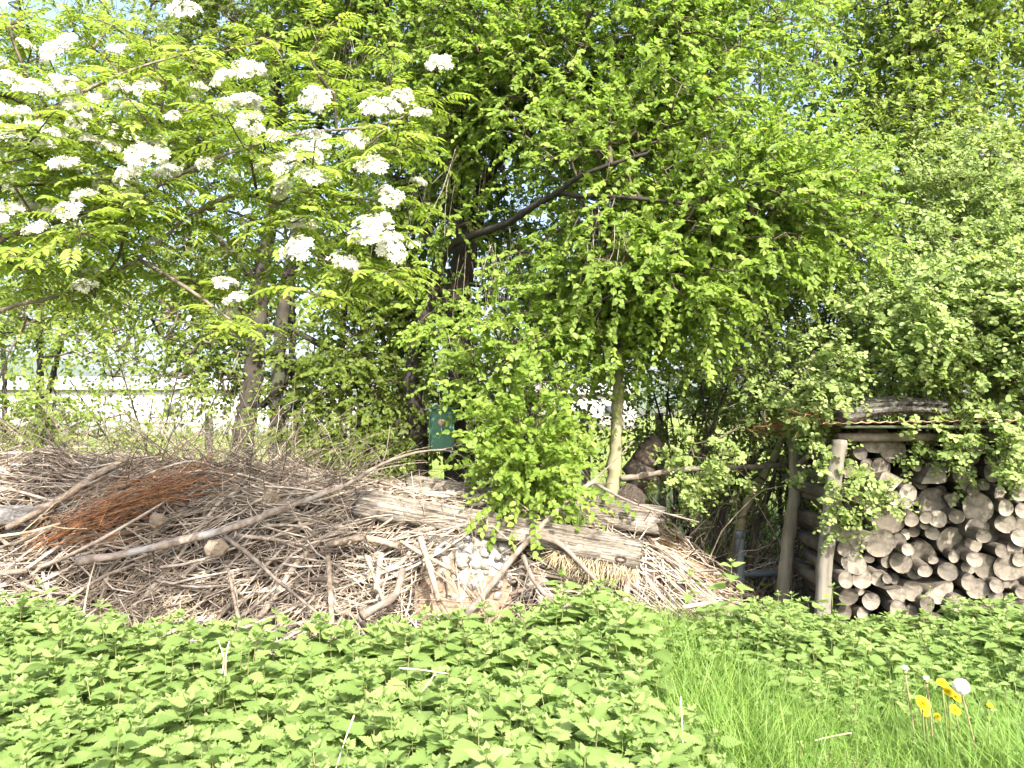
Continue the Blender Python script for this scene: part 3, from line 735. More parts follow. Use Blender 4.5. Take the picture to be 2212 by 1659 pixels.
def rowan():
    root = np.array([-3.3, 2.9, 0.0])
    t = thing('rowan_tree', 'rowan tree with flat white flower clusters and feathery leaves reaching across the corner', 'tree', tuple(root))
    def dep(x): return float(np.interp(x, [0, 300, 700, 950], [2.9, 3.0, 3.15, 3.3]))
    limbs = [('trunk', [root, root + [.05, 0, 1.0], root + [.1, .05, 2.0], root + [.25, .1, 3.0], root + [.5, .1, 4.0]], .09, .03)]
    def lq(*p): return qs(*[(x, y, dep(x) + o) for x, y, o in p])
    limbs += [('bough', [root + [.08, .03, 1.5]] + lq((-80, 560, .1), (120, 480, .25), (300, 420, .3), (470, 340, .3), (640, 290, .25), (820, 270, .2), (930, 225, .15)), .013, .004),
              ('bough', [root + [.08, .03, 1.3]] + lq((-60, 700, .1), (120, 640, .2), (300, 560, .3), (430, 455, .3), (560, 480, .3), (700, 560, .2), (800, 600, .1)), .010, .004),
              ('bough', [root + [.1, .05, 2.2]] + lq((-80, 330, .2), (100, 240, .3), (260, 160, .3), (420, 110, .3)), .014, .004),
              ('bough', lq((430, 455, .3), (520, 420, .25), (650, 450, .2), (760, 430, .2), (880, 440, .2)), .012, .004),
              ('bough', lq((300, 560, .3), (400, 620, .2), (470, 670, .1), (510, 700, .05)), .010, .004)]
    nodes = []
    for nm, pts, ra, rb in limbs:
        b = Buf(); p = limb(b, pts, ra, rb, 8, 40 if nm == 'trunk' else 60, .05); b.build(nm, M['pole_brown'], t, True)
        nodes.append(p if nm == 'bough' else p[20:])
    meshes = [petal_cluster_mesh(100 + i) for i in range(5)]
    pts, sz = [], []
    for (cx, cyy, w) in CL:
        qx, qy = cx / 1.9946, cyy / 1.9946
        dd = dep(qx) + rng.standard_normal() * .14 + (.35 if w < 75 else 0) - (.15 if w >= 120 else 0)
        pts.append(Q(qx, qy, dd)); sz.append(w / 1.9946 / FQ * dd * 1.36)
    pts, sz = np.array(pts), np.array(sz)
    pts += SUND * .09
    tgt = pts - SUND * .09 - np.stack([0 * sz, 0 * sz, .34 * sz], -1)
    extra = np.array([Q(rng.uniform(-150, 480) if rng.random() < .72 else rng.uniform(480, 900), rng.uniform(20, 640), 3.3 + rng.random() * .5) for _ in range(230)])
    extra = extra[[(p[2] < 3.4) for p in extra]]
    allt = np.concatenate([tgt, extra])
    cap, par, idx, cnt, arr = grow(np.concatenate(nodes), allt, .12, .02)
    tw = Buf(); twig_mesh(tw, cap, par, idx, cnt, .0026, .4)
    lf = Buf()
    base, dirs = [], []
    for i, p in enumerate(allt):
        m = 8 if i < len(tgt) else 6
        a0 = rng.random() * 2 * PI
        for k in range(m):
            a = a0 + k * 2.4 + rng.standard_normal() * .2
            dv = np.array([math.cos(a), math.sin(a), .18 + .25 * rng.standard_normal()]) * .9 + arr[i] * .35
            base.append(p + dv * .012 - arr[i] * .02 * k); dirs.append(dv)
    base, dirs = np.array(base), nrm(np.array(dirs))
    ln = .155 * (.75 + .5 * rng.random(len(base)))
    npair = 6
    for s in (-1, 1):
        for k in range(npair):
            u = .25 + .68 * k / (npair - 1)
            pp = base + dirs * (ln * u)[:, None] - UP * (.38 * ln * u * u)[:, None]
            tan = nrm(dirs - UP * (.76 * u))
            sd = nrm(np.cross(tan, UP + rng.standard_normal(tan.shape) * .08)) * s
            ax = nrm(sd + tan * .55 - UP * (.12 + .15 * rng.random((len(base), 1))))
            nr = np.cross(sd * s, tan); nr = np.where(nr[:, 2:3] < 0, -nr, nr) * .8 + SUND * .8 + rng.standard_normal(nr.shape) * .14
            scatter(lf, NARROW_R, pp, ax, nr, ln * (.30 - .03 * abs(k - 2)), np.clip(.5 + .25 * rng.standard_normal(len(base)), 0, 1))
    pp = base + dirs * ln[:, None] - UP * (.38 * ln)[:, None]
    scatter(lf, NARROW_R, pp, nrm(dirs - UP * .8), UP + dirs * .5 + rng.standard_normal(dirs.shape) * .1, ln * .28, rng.random(len(base)))
    s = np.linspace(0, 1, 4)
    Pt = base[:, None] + dirs[:, None] * (ln[:, None] * s)[..., None]; Pt[..., 2] -= .38 * ln[:, None] * s ** 2
    tubes(tw, Pt, np.tile([.0014, .0012, .001, .0006], (len(base), 1)), 3, .8, cap=False)
    tw.build('twigs', M['live_twig'], t); lf.build('foliage', M['rowan_leaf'], t)
    for i, p in enumerate(pts):
        o = link('flower_cluster', meshes[i % 5], t)
        sx = sz[i]
        tilt = nrm(UP * .9 + np.array([.1, -.75, 0]) + rng.standard_normal(3) * .28)
        rot = Vector(tilt).to_track_quat('Z', 'Y').to_matrix().to_4x4() @ Matrix.Rotation(rng.random() * 6.28, 4, 'Z')
        o.matrix_world = Matrix.Translation(Vector(p)) @ rot @ Matrix.Diagonal((sx, sx, sx * 1.0, 1))
        o.matrix_parent_inverse = Matrix.Translation(t.location).inverted()
        o.matrix_basis = Matrix.Translation(Vector(p)) @ rot @ Matrix.Diagonal((sx, sx, sx, 1))
NARROW_R = leaf_ovate(.20, .3, -.10)
rowan()

# ------------------------------------------------------------------ brush heap
def ss(t): t = np.clip(t, 0, 1); return t * t * (3 - 2 * t)
_ph = rng.random((5, 3)) * 6
def heap_h(x, y):
    x, y = np.asarray(x, float), np.asarray(y, float)
    H = np.interp(x, [-7, -4, -2.6, -1.4, -.5, .4, .9, 1.25, 1.7, 2.2], [1.2, 1.15, 1.02, .95, .88, .80, .66, .42, .16, .02])
    y0 = np.interp(x, [-7, -3, -1, .5, 1.5, 2], [4.35, 4.3, 4.2, 4.3, 4.6, 4.9])
    h = H * ss((y - y0) / np.interp(x, [-3, 0, 1.5], [1.35, 1.0, .9])) * ss((7.3 - y) / 1.3)
    for k, (a, b, c) in enumerate(_ph):
        f = 1.6 + k * 1.1
        h = h + .05 * np.sin(f * x + a) * np.sin(f * y * 1.2 + b) * np.minimum(1, h * 4)
    return h
def in_rubble(x, y): return ((x + .18) / .44) ** 2 + ((y - 4.62) / .36) ** 2 < 1
def heap():
    b = Buf(); nx, ny = 130, 60
    X, Y = np.meshgrid(np.linspace(-7, 2.3, nx), np.linspace(4.1, 7.35, ny), indexing='ij')
    Z = heap_h(X, Y) - .05 + rng.standard_normal(X.shape) * .018
    i, j = np.meshgrid(np.arange(nx - 1), np.arange(ny - 1), indexing='ij')
    b.add(np.stack([X, Y, Z], -1).reshape(-1, 3), np.stack([i * ny + j, (i + 1) * ny + j, (i + 1) * ny + j + 1, i * ny + j + 1], -1).reshape(-1, 4))
    o = b.build('litter_mound', M['heap']); tag(o, 'dark mound of rotting brush litter under the dry twigs', 'brush heap', None, 'stuff')
    b = Buf()
    N = 12500
    x = rng.uniform(-6.2, 1.75, N); y = 4.15 + 2.7 * rng.random(N) ** 1.5
    a = np.where(rng.random(N) < .68, rng.standard_normal(N) * .38 + .12, rng.random(N) * PI)
    L = np.exp(rng.normal(-1.05, .45, N)); L = np.clip(L, .12, 1.0)
    K = 5; s = np.linspace(-.5, .5, K)
    side = rng.standard_normal(N) * .16 * L
    px = x[:, None] + np.cos(a)[:, None] * L[:, None] * s + (-np.sin(a) * side)[:, None] * (1 - 4 * s * s)
    py = y[:, None] + np.sin(a)[:, None] * L[:, None] * s * .8 + (np.cos(a) * side)[:, None] * (1 - 4 * s * s)
    hz = heap_h(px, py)
    lin = hz[:, :1] + (hz[:, -1:] - hz[:, :1]) * (s + .5)
    pz = np.maximum(lin, hz - .02) + (rng.random(N) ** .8 * .12)[:, None] + rng.standard_normal((N, K)) * .008 + (rng.standard_normal(N) * .12 * L)[:, None] * s
    rr = np.clip(np.exp(rng.normal(-5.7, .55, N)), .0014, .013)[:, None] * np.linspace(1.15, .6, K)
    keep = (hz.mean(1) > .02) & ~((x > .85) & (rng.random(N) < .62)) & ~(in_rubble(x, y) & (rng.random(N) < .88))
    tubes(b, np.stack([px, py, pz], -1)[keep], rr[keep], 4, np.clip(rng.beta(1.5, 1.05, N), 0, 1)[keep], cap=False)
    # upright stubs and stems on the front slope
    N = 900
    x = rng.uniform(-6, 1.3, N); y = 4.25 + .9 * rng.random(N)
    h = heap_h(x, y); L = .12 + .4 * rng.random(N) ** 2
    dv = nrm(rng.standard_normal((N, 3)) * np.array([.75, .45, .2]) + np.array([0, .25, .7]))
    s = np.linspace(0, 1, 4)
    P = np.stack([x, y, h], -1)[:, None] + dv[:, None] * (L[:, None] * s)[..., None] + rng.standard_normal((N, 4, 3)) * .012 * L[:, None, None]
    tubes(b, P, (.002 + .004 * rng.random(N))[:, None] * np.linspace(1, .6, 4), 4, rng.beta(2.5, 1.5, N), cap=False)
    # loose twigs standing out behind along the crest
    N = 2300
    x = rng.uniform(-6, -.1, N); x = np.where((x > -1.1) & (x < -.25), x - 1.5, x); y = 5.3 + 1.6 * rng.random(N)
    h = heap_h(x, y); L = .25 + .75 * rng.random(N)
    dv = nrm(rng.standard_normal((N, 3)) * np.array([1, .4, .3]) + np.array([0, 0, .42]))
    s = np.linspace(0, 1, 5)
    P = np.stack([x, y, h], -1)[:, None] + dv[:, None] * (L[:, None] * s)[..., None] + rng.standard_normal((N, 5, 3)) * .02 * L[:, None, None]
    P[..., 2] -= (.15 * L)[:, None] * s ** 2
    tubes(b, P, (.002 + .003 * rng.random(N))[:, None] * np.linspace(1, .5, 5), 4, rng.beta(1.0, 2.2, N), cap=False)
    N = 900
    x = np.concatenate([rng.normal(-2.0, .45, N // 2), rng.uniform(-5.5, 0, N - N // 2)]); x = np.where(x > -1.15, x - 2.2, x); y = rng.uniform(5.6, 6.8, N)
    h = heap_h(x, y) - .02; L = .3 + .8 * rng.random(N)
    dv = nrm(rng.standard_normal((N, 3)) * np.array([1.3, .5, .35]) + np.array([.15, 0, .45])); s = np.linspace(0, 1, 6)
    P = np.stack([x, y, h], -1)[:, None] + dv[:, None] * (L[:, None] * s)[..., None] + np.cumsum(rng.standard_normal((N, 6, 3)) * .022, 1) * L[:, None, None]
    P[..., 2] -= (.3 * L * rng.random(N))[:, None] * s ** 2
    tubes(b, P, (.0016 + .0028 * rng.random(N))[:, None] * np.linspace(1, .45, 6), 4, rng.beta(1.0, 2.4, N), cap=False)
    tag(b.build('dry_twigs', M['twig']), 'tangled mass of thin dry twigs covering the brush heap', 'twigs', None, 'stuff')
    b = Buf(); N = 2600
    x = rng.uniform(-6, 1.7, N); y = 4.25 + 2.2 * rng.random(N) ** 1.3
    pos = np.stack([x, y, heap_h(x, y) + .01 + .05 * rng.random(N)], -1)
    x2 = rng.uniform(1.2, 2.4, 1100); y2 = rng.uniform(5.0, 7.6, 1100)
    pos = np.concatenate([pos, np.stack([x2, y2, heap_h(x2, y2) + .005 + .04 * rng.random(1100)], -1)]); N = len(pos)
    scatter(b, OVATE, pos, rng.standard_normal((N, 3)) * [1, 1, .4], UP + rng.standard_normal((N, 3)) * .6, .02 + .03 * rng.random(N), rng.random(N))
    tag(b.build('dead_leaves', M['brown_leaf']), 'dead leaves and bark chips strewn through the brush heap', 'dead leaves', None, 'stuff')
    b = Buf(); N = 1300
    c = np.array([Q(*p) for p in ((120, 1235, 4.7), (200, 1215, 4.75), (60, 1270, 4.6), (330, 1260, 4.65), (240, 1290, 4.5))])
    p0 = c[rng.integers(0, 5, N)] + rng.standard_normal((N, 3)) * [.22, .08, .05]
    p0[:, 2] = heap_h(p0[:, 0], p0[:, 1]) + .03 + .06 * rng.random(N)
    dv = nrm(rng.standard_normal((N, 3)) * [1, .4, .35] + [0, -.3, -.45]); L = .1 + .22 * rng.random(N)
    s = np.linspace(0, 1, 4)
    P = p0[:, None] + dv[:, None] * (L[:, None] * s)[..., None]; P[..., 2] += (.10 * L)[:, None] * np.sin(PI * s)
    tubes(b, P, np.full((N, 4), .0014), 3, rng.random(N), cap=False)
    tag(b.build('dry_grass', M['straw']), 'pale matted dry grass hanging over the front of the brush heap', 'dry grass', None, 'stuff')
heap()

# loose medium sticks, each its own object
def stick_obj(name, pts, r0, r1, mat, label, cat='branch', group=None, cut=False, sides=9, wob=.13, forks=0):
    base = np.asarray(pts[0]); t = thing(name, label, cat, tuple(base), group) if (cut or forks) else None
    b = Buf(); p = limb(b, pts, r0, r1, sides, None, wob, rng.random())
    if not t:
        for k in range(rng.integers(0, 4)):
            i = rng.integers(2, len(p) - 2); L = rng.uniform(.08, .3); dv = nrm(p[i + 1] - p[i - 1]) * .7 + nrm(rng.standard_normal(3) + [0, -.2, .5]) * .6
            limb(b, [p[i], p[i] + dv * L * .5 + rng.standard_normal(3) * .01, p[i] + dv * L], r1 * .5, .0018, 5, 6, .1, rng.random())
    o = b.build('bark' if t else name, mat, t, True)
    if not t: return tag(o, label, cat, group)
    if cut:
        e, dv = p[-1], nrm(p[-1] - p[-3]); u = nrm(np.cross(dv, UP + .01)); v = np.cross(dv, u)
        a = np.arange(10) * 2 * PI / 10
        ring = e + dv * .004 + r1 * .98 * (np.cos(a)[:, None] * u + np.sin(a)[:, None] * v)
        b = Buf(); b.add(np.concatenate([ring, [e + dv * .006]]), None, [(i, (i + 1) % 10, 10) for i in range(10)]); b.build('cut_end', M['straw'], t)
    for k in range(forks):
        i = rng.integers(len(p) // 3, len(p) - 1)
        dv = nrm(p[min(i + 2, len(p) - 1)] - p[i - 2] + rng.standard_normal(3) * .12); L = .15 + .3 * rng.random()
        sd = nrm(rng.standard_normal(3) + [0, -.3, .4])
        q = [p[i], p[i] + (dv * .5 + sd * .5) * L * .5, p[i] + (dv * .6 + sd * .8) * L]
        b = Buf(); limb(b, q, max(r1, r0 * .4) * .6, .003, 6, 8, .06, .5); b.build('side_twig', mat, t, True)
    return t
def sticks():
    G = 'big branches lying on the brush heap'
    S = [
        ([(165, 1215, 4.75), (300, 1190, 4.78), (500, 1140, 4.85), (600, 1102, 4.95), (700, 1066, 5.05), (742, 1050, 5.1)], .034, .022, 'pole_birch', 'long silvery birch pole lying diagonally across the brush heap', False, 0),
        ([(738, 1052, 5.1), (770, 1035, 5.15), (830, 1000, 5.3), (900, 977, 5.45), (965, 970, 5.5), (1010, 955, 5.55)], .02, .005, 'pole_brown', 'curved forked twiggy branch arching from the birch pole towards the dark trunk', False, 9),
        ([(15, 1140, 5.0), (70, 1112, 5.05), (140, 1072, 5.2), (215, 1022, 5.35), (276, 994, 5.45)], .026, .034, 'pole_pale', 'pale straight pole with a sawn end sticking up from the heap', True, 1),
        ([(1003, 1335, 4.5), (1060, 1265, 4.62), (1120, 1190, 4.75), (1175, 1130, 4.85), (1240, 1070, 4.98), (1285, 1038, 5.05)], .029, .018, 'pole_brown', 'grey-brown branch leaning upright against the long plank', False, 2),
        ([(1168, 1160, 4.74), (1210, 1175, 4.72), (1260, 1225, 4.65), (1345, 1315, 4.5)], .022, .014, 'pole_brown', 'forked arm running down from the branch that leans on the plank', False, 1),
        ([(486, 1160, 4.8), (540, 1200, 4.72), (612, 1264, 4.6), (705, 1340, 4.45)], .019, .012, 'pole_brown', 'dark branch dropping from under the birch pole to the nettles', False, 2),
        ([(708, 1175, 4.85), (745, 1168, 4.82), (790, 1162, 4.82), (860, 1177, 4.85)], .03, .03, 'pole_pale', 'thick pale branch lying level beneath the end of the long plank', False, 1),
        ([(709, 1203, 4.68), (713, 1270, 4.58), (717, 1350, 4.42)], .019, .021, 'pole_pale', 'pale debarked stick standing upright in front of the heap', False, 0),
        ([(493, 1228, 4.6), (505, 1290, 4.52), (520, 1362, 4.4)], .013, .014, 'pole_pale', 'thin pale stick standing upright under the birch pole', False, 0),
        ([(905, 1160, 4.75), (925, 1215, 4.66), (948, 1298, 4.5)], .021, .024, 'pole_pale', 'pale stick slanting down beside the white rubble', False, 0),
        ([(823, 1195, 4.7), (818, 1235, 4.63), (811, 1275, 4.55)], .021, .022, 'pole_pale', 'short stout pale stick pointing down left of the white rubble', True, 0),
        ([(790, 1200, 4.7), (805, 1235, 4.62), (828, 1300, 4.5)], .015, .015, 'pole_pale', 'short pale stick beside the stout one left of the rubble', False, 0),
        ([(865, 1170, 4.78), (900, 1190, 4.72), (975, 1230, 4.65)], .017, .014, 'pole_pale', 'stick slanting under the long plank above the rubble', False, 0),
        ([(1358, 1215, 4.75), (1356, 1250, 4.65), (1350, 1300, 4.55)], .022, .026, 'pole_pale', 'bleached upright stub under the cut end of the long plank', False, 0),
        ([(1475, 1313, 4.45), (1510, 1305, 4.5), (1556, 1299, 4.55)], .012, .014, 'straw', 'short bleached stick lying at the edge of the nettles by the shed', False, 0),
        ([(1280, 1040, 5.1), (1330, 1070, 5.05), (1391, 1095, 5.0), (1450, 1112, 5.0), (1510, 1128, 5.0)], .013, .006, 'pole_brown', 'long thin dark branch sloping from the leaning branch towards the shed', False, 4),
        ([(1340, 1035, 5.85), (1400, 1025, 5.85), (1500, 1013, 5.9), (1600, 1010, 5.95), (1712, 1003, 6.1)], .030, .024, 'pole_brown', 'horizontal rail branch running from the young tree to the shed post', False, 3),
        ([(-60, 1165, 4.9), (60, 1150, 4.9), (130, 1130, 4.9)], .014, .009, 'straw', 'bleached white stick lying flat at the frame edge above the dry grass', False, 2),
        ([(600, 1125, 5.0), (690, 1100, 5.1), (780, 1060, 5.25)], .012, .006, 'pole_brown', 'thin crooked stick lying behind the birch pole', False, 4),
        ([(780, 1330, 4.35), (850, 1290, 4.5), (870, 1230, 4.65)], .03, .026, 'pole_brown', 'thick dark branch buried low in the heap left of the rubble', False, 0),
        ([(1130, 1200, 4.7), (1150, 1250, 4.6), (1200, 1310, 4.5)], .02, .018, 'pole_brown', 'dark branch lying in the rubble behind the leaning branch', False, 0),
        ([(-160, 1260, 4.7), (-40, 1245, 4.75), (60, 1232, 4.85)], .026, .022, 'pole_brown', 'stout half-buried branch lying at the frame edge under the dry grass', False, 0),
        ([(870, 1120, 5.15), (760, 1072, 5.3), (650, 1045, 5.45)], .012, .008, 'pole_pale', 'pale stick running back from the long plank along the crest', False, 3),
        ([(590, 1080, 5.2), (615, 1040, 5.3), (650, 1005, 5.4)], .018, .009, 'pole_pale', 'short crooked stick poking up from the crest behind the birch pole', False, 3),
        ([(1050, 1110, 5.5), (1130, 1020, 5.9), (1200, 975, 6.2)], .016, .012, 'pole_brown', 'dark branch leaning up behind the drooping leaves over the planks', False, 1),
    ]
    for pts, ra, rb, m, lab, cut, fk in S:
        stick_obj('branch', qs(*pts), ra * .82, rb * .78, M[m], lab, 'branch', G, cut, forks=fk)
    n = 0
    while n < 210:
        x = rng.uniform(-4.6, 1.2); y = rng.uniform(4.3, 5.6)
        a = rng.standard_normal() * .5 + .1 if rng.random() < .75 else rng.random() * PI
        L = rng.uniform(.35, 1.1); s = np.linspace(-.5, .5, 5)
        px = x + math.cos(a) * L * s; py = y + math.sin(a) * L * s * .7
        if py.min() < 4.3: continue
        hz = heap_h(px, py)
        if hz.min() < .05: continue
        pz = np.maximum(hz, hz[0] + (hz[-1] - hz[0]) * (s + .5)) + .03 + rng.random() * .06 + rng.standard_normal() * .1 * s
        P = np.stack([px, py, pz], -1) + rng.standard_normal((5, 3)) * .014
        r = .006 + .015 * rng.random() ** 2
        if in_rubble(x, y): continue
        if x > .7: r = min(r, .009)
        stick_obj('stick', list(P), r, r * .7, M['twig'], 'dry stick lying among others on the brush heap', 'stick', 'dry sticks lying on the brush heap', sides=7)
        n += 1
sticks()

# red-brown dry conifer branch
def conifer():
    p0, p1 = Q(105, 1170, 4.95), Q(390, 1040, 5.25)
    t = thing('dry_conifer_branch', 'rust-red dried conifer branch with bundled twigs lying on the heap', 'branch', tuple(p0))
    b = Buf(); stem = limb(b, [p0, (p0 + p1) / 2 + [0, -.05, .03], p1], .013, .004, 6, 20, .05); b.build('stem', M['red_twig'], t, True)
    b = Buf(); N = 230
    i = rng.integers(0, 17, N); base = stem[i] + rng.standard_normal((N, 3)) * [.13, .06, .05]
    dv = nrm((p1 - p0) / np.linalg.norm(p1 - p0) + rng.standard_normal((N, 3)) * [.22, .2, .22]); L = .15 + .4 * rng.random(N)
    s = np.linspace(0, 1, 4)
    P = base[:, None] + dv[:, None] * (L[:, None] * s)[..., None] + rng.standard_normal((N, 4, 3)) * .006
    P[..., 2] = np.maximum(P[..., 2] - (.12 * L)[:, None] * s ** 2, heap_h(P[..., 0], P[..., 1]) + .02)
    tubes(b, P, np.tile(np.linspace(.0032, .0015, 4), (N, 1)), 3, rng.random(N), cap=False)
    b.build('twigs', M['red_twig'], t)
conifer()

# stones
def stone_mesh(seed, mat, flat=.75, n=2, rough=.16, sharp=0.35):
    g = np.random.default_rng(seed)
    import bmesh
    bm = bmesh.new(); bmesh.ops.create_icosphere(bm, subdivisions=n, radius=1)
    D = nrm(g.standard_normal((9, 3))); K = .62 + .3 * g.random(9)
    for v in bm.verts:
        c = np.array(v.co)
        for dd, k in zip(D, K):          # chop facets
            e = c @ dd - k
            if e > 0: c = c - dd * e * (1 - sharp * .4)
        c = c * (1 + rough * .4 * g.standard_normal())
        v.co = (c[0], c[1] * .85, c[2] * flat)
    me = bpy.data.meshes.new('stone'); bm.to_mesh(me); bm.free(); me.materials.append(mat)
    return me
def stones():
    protos = [stone_mesh(i, M['stone_white'], .7) for i in range(4)] + [stone_mesh(10 + i, M['stone_grey'], .75) for i in range(3)]
    G = 'stones of the rubble under the long plank'
    for k in range(70):
        if k < 34: qx, qy, pr = rng.uniform(960, 1190), rng.uniform(1215, 1335), protos[rng.integers(0, 4)]
        elif k < 62: qx, qy, pr = rng.normal(1010, 45), rng.uniform(1150, 1215), protos[rng.integers(4, 7)]
        else: qx, qy, pr = rng.uniform(1200, 1400), rng.uniform(1240, 1330), protos[rng.integers(0, 4)]
        best = None
        for dd in np.linspace(4.25, 5.3, 43):                 # where the line of sight meets the heap
            p = Q(qx, qy, dd)
            if p[2] <= heap_h(p[0], p[1]) + .03: best = p; break
        if best is None: continue
        o = link('rubble_stone', pr); s = rng.uniform(.025, .055)
        o.location = best + np.array([0, 0, .01]); o.scale = (s * rng.uniform(.8, 1.4), s, s); o.rotation_euler = rng.random(3) * [.8, .8, 6.28]
        white = k < 34 or k >= 62
        tag(o, 'small white rubble stone spilled at the foot of the heap' if white else 'small ash-grey stone heaped under the middle of the long plank', 'stone', G + (' (white)' if white else ' (grey)'))
    for (qx, qy, dd, s, fl, mat, lab) in [(18, 1112, 5.1, (.20, .14, .085), .8, 'stone_grey', 'big flat grey rock lying on the heap at the frame edge'),
                                          (470, 1185, 4.72, (.075, .06, .065), .9, 'stone_brown', 'squarish brown stone tucked under the birch pole'),
                                          (342, 1125, 4.95, (.07, .06, .06), .9, 'stone_brown', 'brown stone lying beside the red twigs'),
                                          (585, 1074, 5.2, (.055, .05, .075), .9, 'stone_brown', 'upright yellowish stone on the crest above the birch pole'),
                                          (1360, 1075, 5.6, (.12, .10, .12), .9, 'stump', 'dark stone at the foot of the slim young tree')]:
        o = link('rock', stone_mesh(int(qx), M[mat], fl, 3)); o.location = Q(qx, qy, dd); o.scale = s; o.rotation_euler = (.2, .1, rng.random())
        tag(o, lab, 'rock')
    # tan earth bank, ash and chips
    for (nm, qx, qy, sx, sz, mat, lab) in [('earth_bank', 1000, 1265, .20, .17, 'earth', 'tan crumbling earth bank bared in the front of the heap'), ('ash_patch', 1020, 1180, .17, .08, 'ash', 'grey ash and stone dust under the middle of the plank'),
                                           ('wood_chip_patch', 1275, 1075, .28, .05, 'chips', 'orange wood chips heaped at the foot of the young tree'), ('wood_chip_patch', 1450, 1205, .24, .10, 'chips', 'tan chippings spilling down beside the cut end of the plank')]:
        for dd in np.linspace(4.2, 6.0, 60):
            p = Q(qx, qy, dd)
            if p[2] <= heap_h(p[0], p[1]) + .03: break
        b = Buf(); n = 26
        u, w = np.meshgrid(np.linspace(-1, 1, n), np.linspace(-1, 1, n), indexing='ij')
        X = p[0] + u * sx * 1.5; Y = p[1] + w * .32
        rr = np.clip(1 - u * u - w * w + rng.standard_normal(u.shape) * .1, 0, 1)
        Z = heap_h(X, Y) + .07 * rr ** .5 - .055 + rng.standard_normal(u.shape) * .006
        i, j = np.meshgrid(np.arange(n - 1), np.arange(n - 1), indexing='ij')
        b.add(np.stack([X, Y, Z], -1).reshape(-1, 3), np.stack([i * n + j, (i + 1) * n + j, (i + 1) * n + j + 1, i * n + j + 1], -1).reshape(-1, 4))
        tag(b.build(nm, M[mat]), lab, 'earth' if 'earth' in nm else 'ash' if 'ash' in nm else 'wood chips', None, 'stuff')
stones()

# planks
def plank(name, a, b_, wid, thick, label, tilt=.0, jag0=.02, jag1=.02, bow=.02, knot=None, fringe=None):
    a, b_ = np.asarray(a), np.asarray(b_); L = np.linalg.norm(b_ - a)
    nx = 70; cs = []
    m = 7
    for k in range(m): cs.append((-.5 + k / (m - 1), -.5))
    for k in range(3): cs.append((.5, -.5 + (k + 1) / 4))
    for k in range(m): cs.append((.5 - k / (m - 1), .5))
    for k in range(3): cs.append((-.5, .5 - (k + 1) / 4))
    cs = np.array(cs); n = len(cs)
    xs = np.linspace(0, L, nx)
    wprof = 1 + .06 * np.sin(xs * 4.1 + 1) + .05 * np.sin(xs * 9.3)
    row = rng.standard_normal(n) * .11                      # ridges that run the whole length
    drift = np.cumsum(rng.standard_normal((nx, n)), 0); drift = drift / np.abs(drift).max() * .16
    V = np.zeros((nx, n, 3))
    V[..., 0] = xs[:, None]
    V[..., 1] = cs[None, :, 1] * thick * (1 + row[None] * 1.5 + drift * 2)
    V[..., 2] = cs[None, :, 0] * wid * wprof[:, None] * (1 + row[None] + drift) + bow * np.sin(PI * xs / L)[:, None]
    V[..., 1:] += rng.standard_normal((nx, n, 2)) * .0035
    gr = rng.integers(0, n, 5)
    for q in gr:
        u0 = rng.integers(0, nx - 20); V[u0:u0 + 20, q, 1:] *= .72
    V[0, :, 0] -= rng.random(n) * jag0; V[-1, :, 0] += rng.random(n) * jag1
    for q in range(1, 5): V[q, :, 0] += (V[0, :, 0]) * (1 - q / 5); V[-1 - q, :, 0] += (V[-1, :, 0] - L) * (1 - q / 5)
    B = Buf(); i, j = np.meshgrid(np.arange(nx - 1), np.arange(n), indexing='ij')
    F = np.stack([i * n + j, i * n + (j + 1) % n, (i + 1) * n + (j + 1) % n, (i + 1) * n + j], -1).reshape(-1, 4)
    c0, c1 = nx * n, nx * n + 1
    T = [(c0, (k + 1) % n, k) for k in range(n)] + [(c1, (nx - 1) * n + k, (nx - 1) * n + (k + 1) % n) for k in range(n)]
    B.add(np.concatenate([V.reshape(-1, 3), [V[0].mean(0), V[-1].mean(0)]]), F, T)
    t = thing(name, label, 'plank', tuple(a))
    ex = (b_ - a) / L; ey = nrm(np.cross(UP, ex)); ez = np.cross(ex, ey)
    c, s = math.cos(tilt), math.sin(tilt)
    ey2, ez2 = ey * c + ez * s, ez * c - ey * s
    R4 = Matrix(((ex[0], ey2[0], ez2[0], a[0]), (ex[1], ey2[1], ez2[1], a[1]), (ex[2], ey2[2], ez2[2], a[2]), (0, 0, 0, 1)))
    t.matrix_world = R4; t.matrix_basis = R4
    def child(bf, nm, mat, sm=False):
        o = bpy.data.objects.new(nm, bf.mesh(nm, mat, sm)); C.objects.link(o); o.parent = t; return o
    child(B, 'board', M['old_plank'] if 'slab' in name else M['plank'])
    if knot:
        kx, kz = knot; b = Buf(); aa = np.linspace(0, 2 * PI, 15)
        P = np.stack([kx + .030 * np.cos(aa), np.full(15, -thick * .56), kz + .017 * np.sin(aa)], -1)
        tubes(b, P, np.full(15, .008), 6, .2); child(b, 'knot', M['bark_dark'], True)
    if fringe:
        x0, x1, cnt = fringe; b = Buf(); s = np.linspace(0, 1, 4)
        bx = rng.uniform(x0, x1, cnt); ln = .05 + .15 * rng.random(cnt) * np.interp(bx, [x0, (x0 + x1) / 2, x1], [.5, 1, .8])
        P = np.stack([bx[:, None] + rng.standard_normal((cnt, 1)) * .04 * s, -thick * .35 + .04 * rng.standard_normal((cnt, 1)) * s + rng.uniform(-.01, .03, (cnt, 1)), -wid * .42 - ln[:, None] * s], -1)
        tubes(b, P, np.tile([.0026, .0022, .0016, .0008], (cnt, 1)), 3, rng.random(cnt), cap=False); child(b, 'frayed_fibre', M['straw'])
    return t
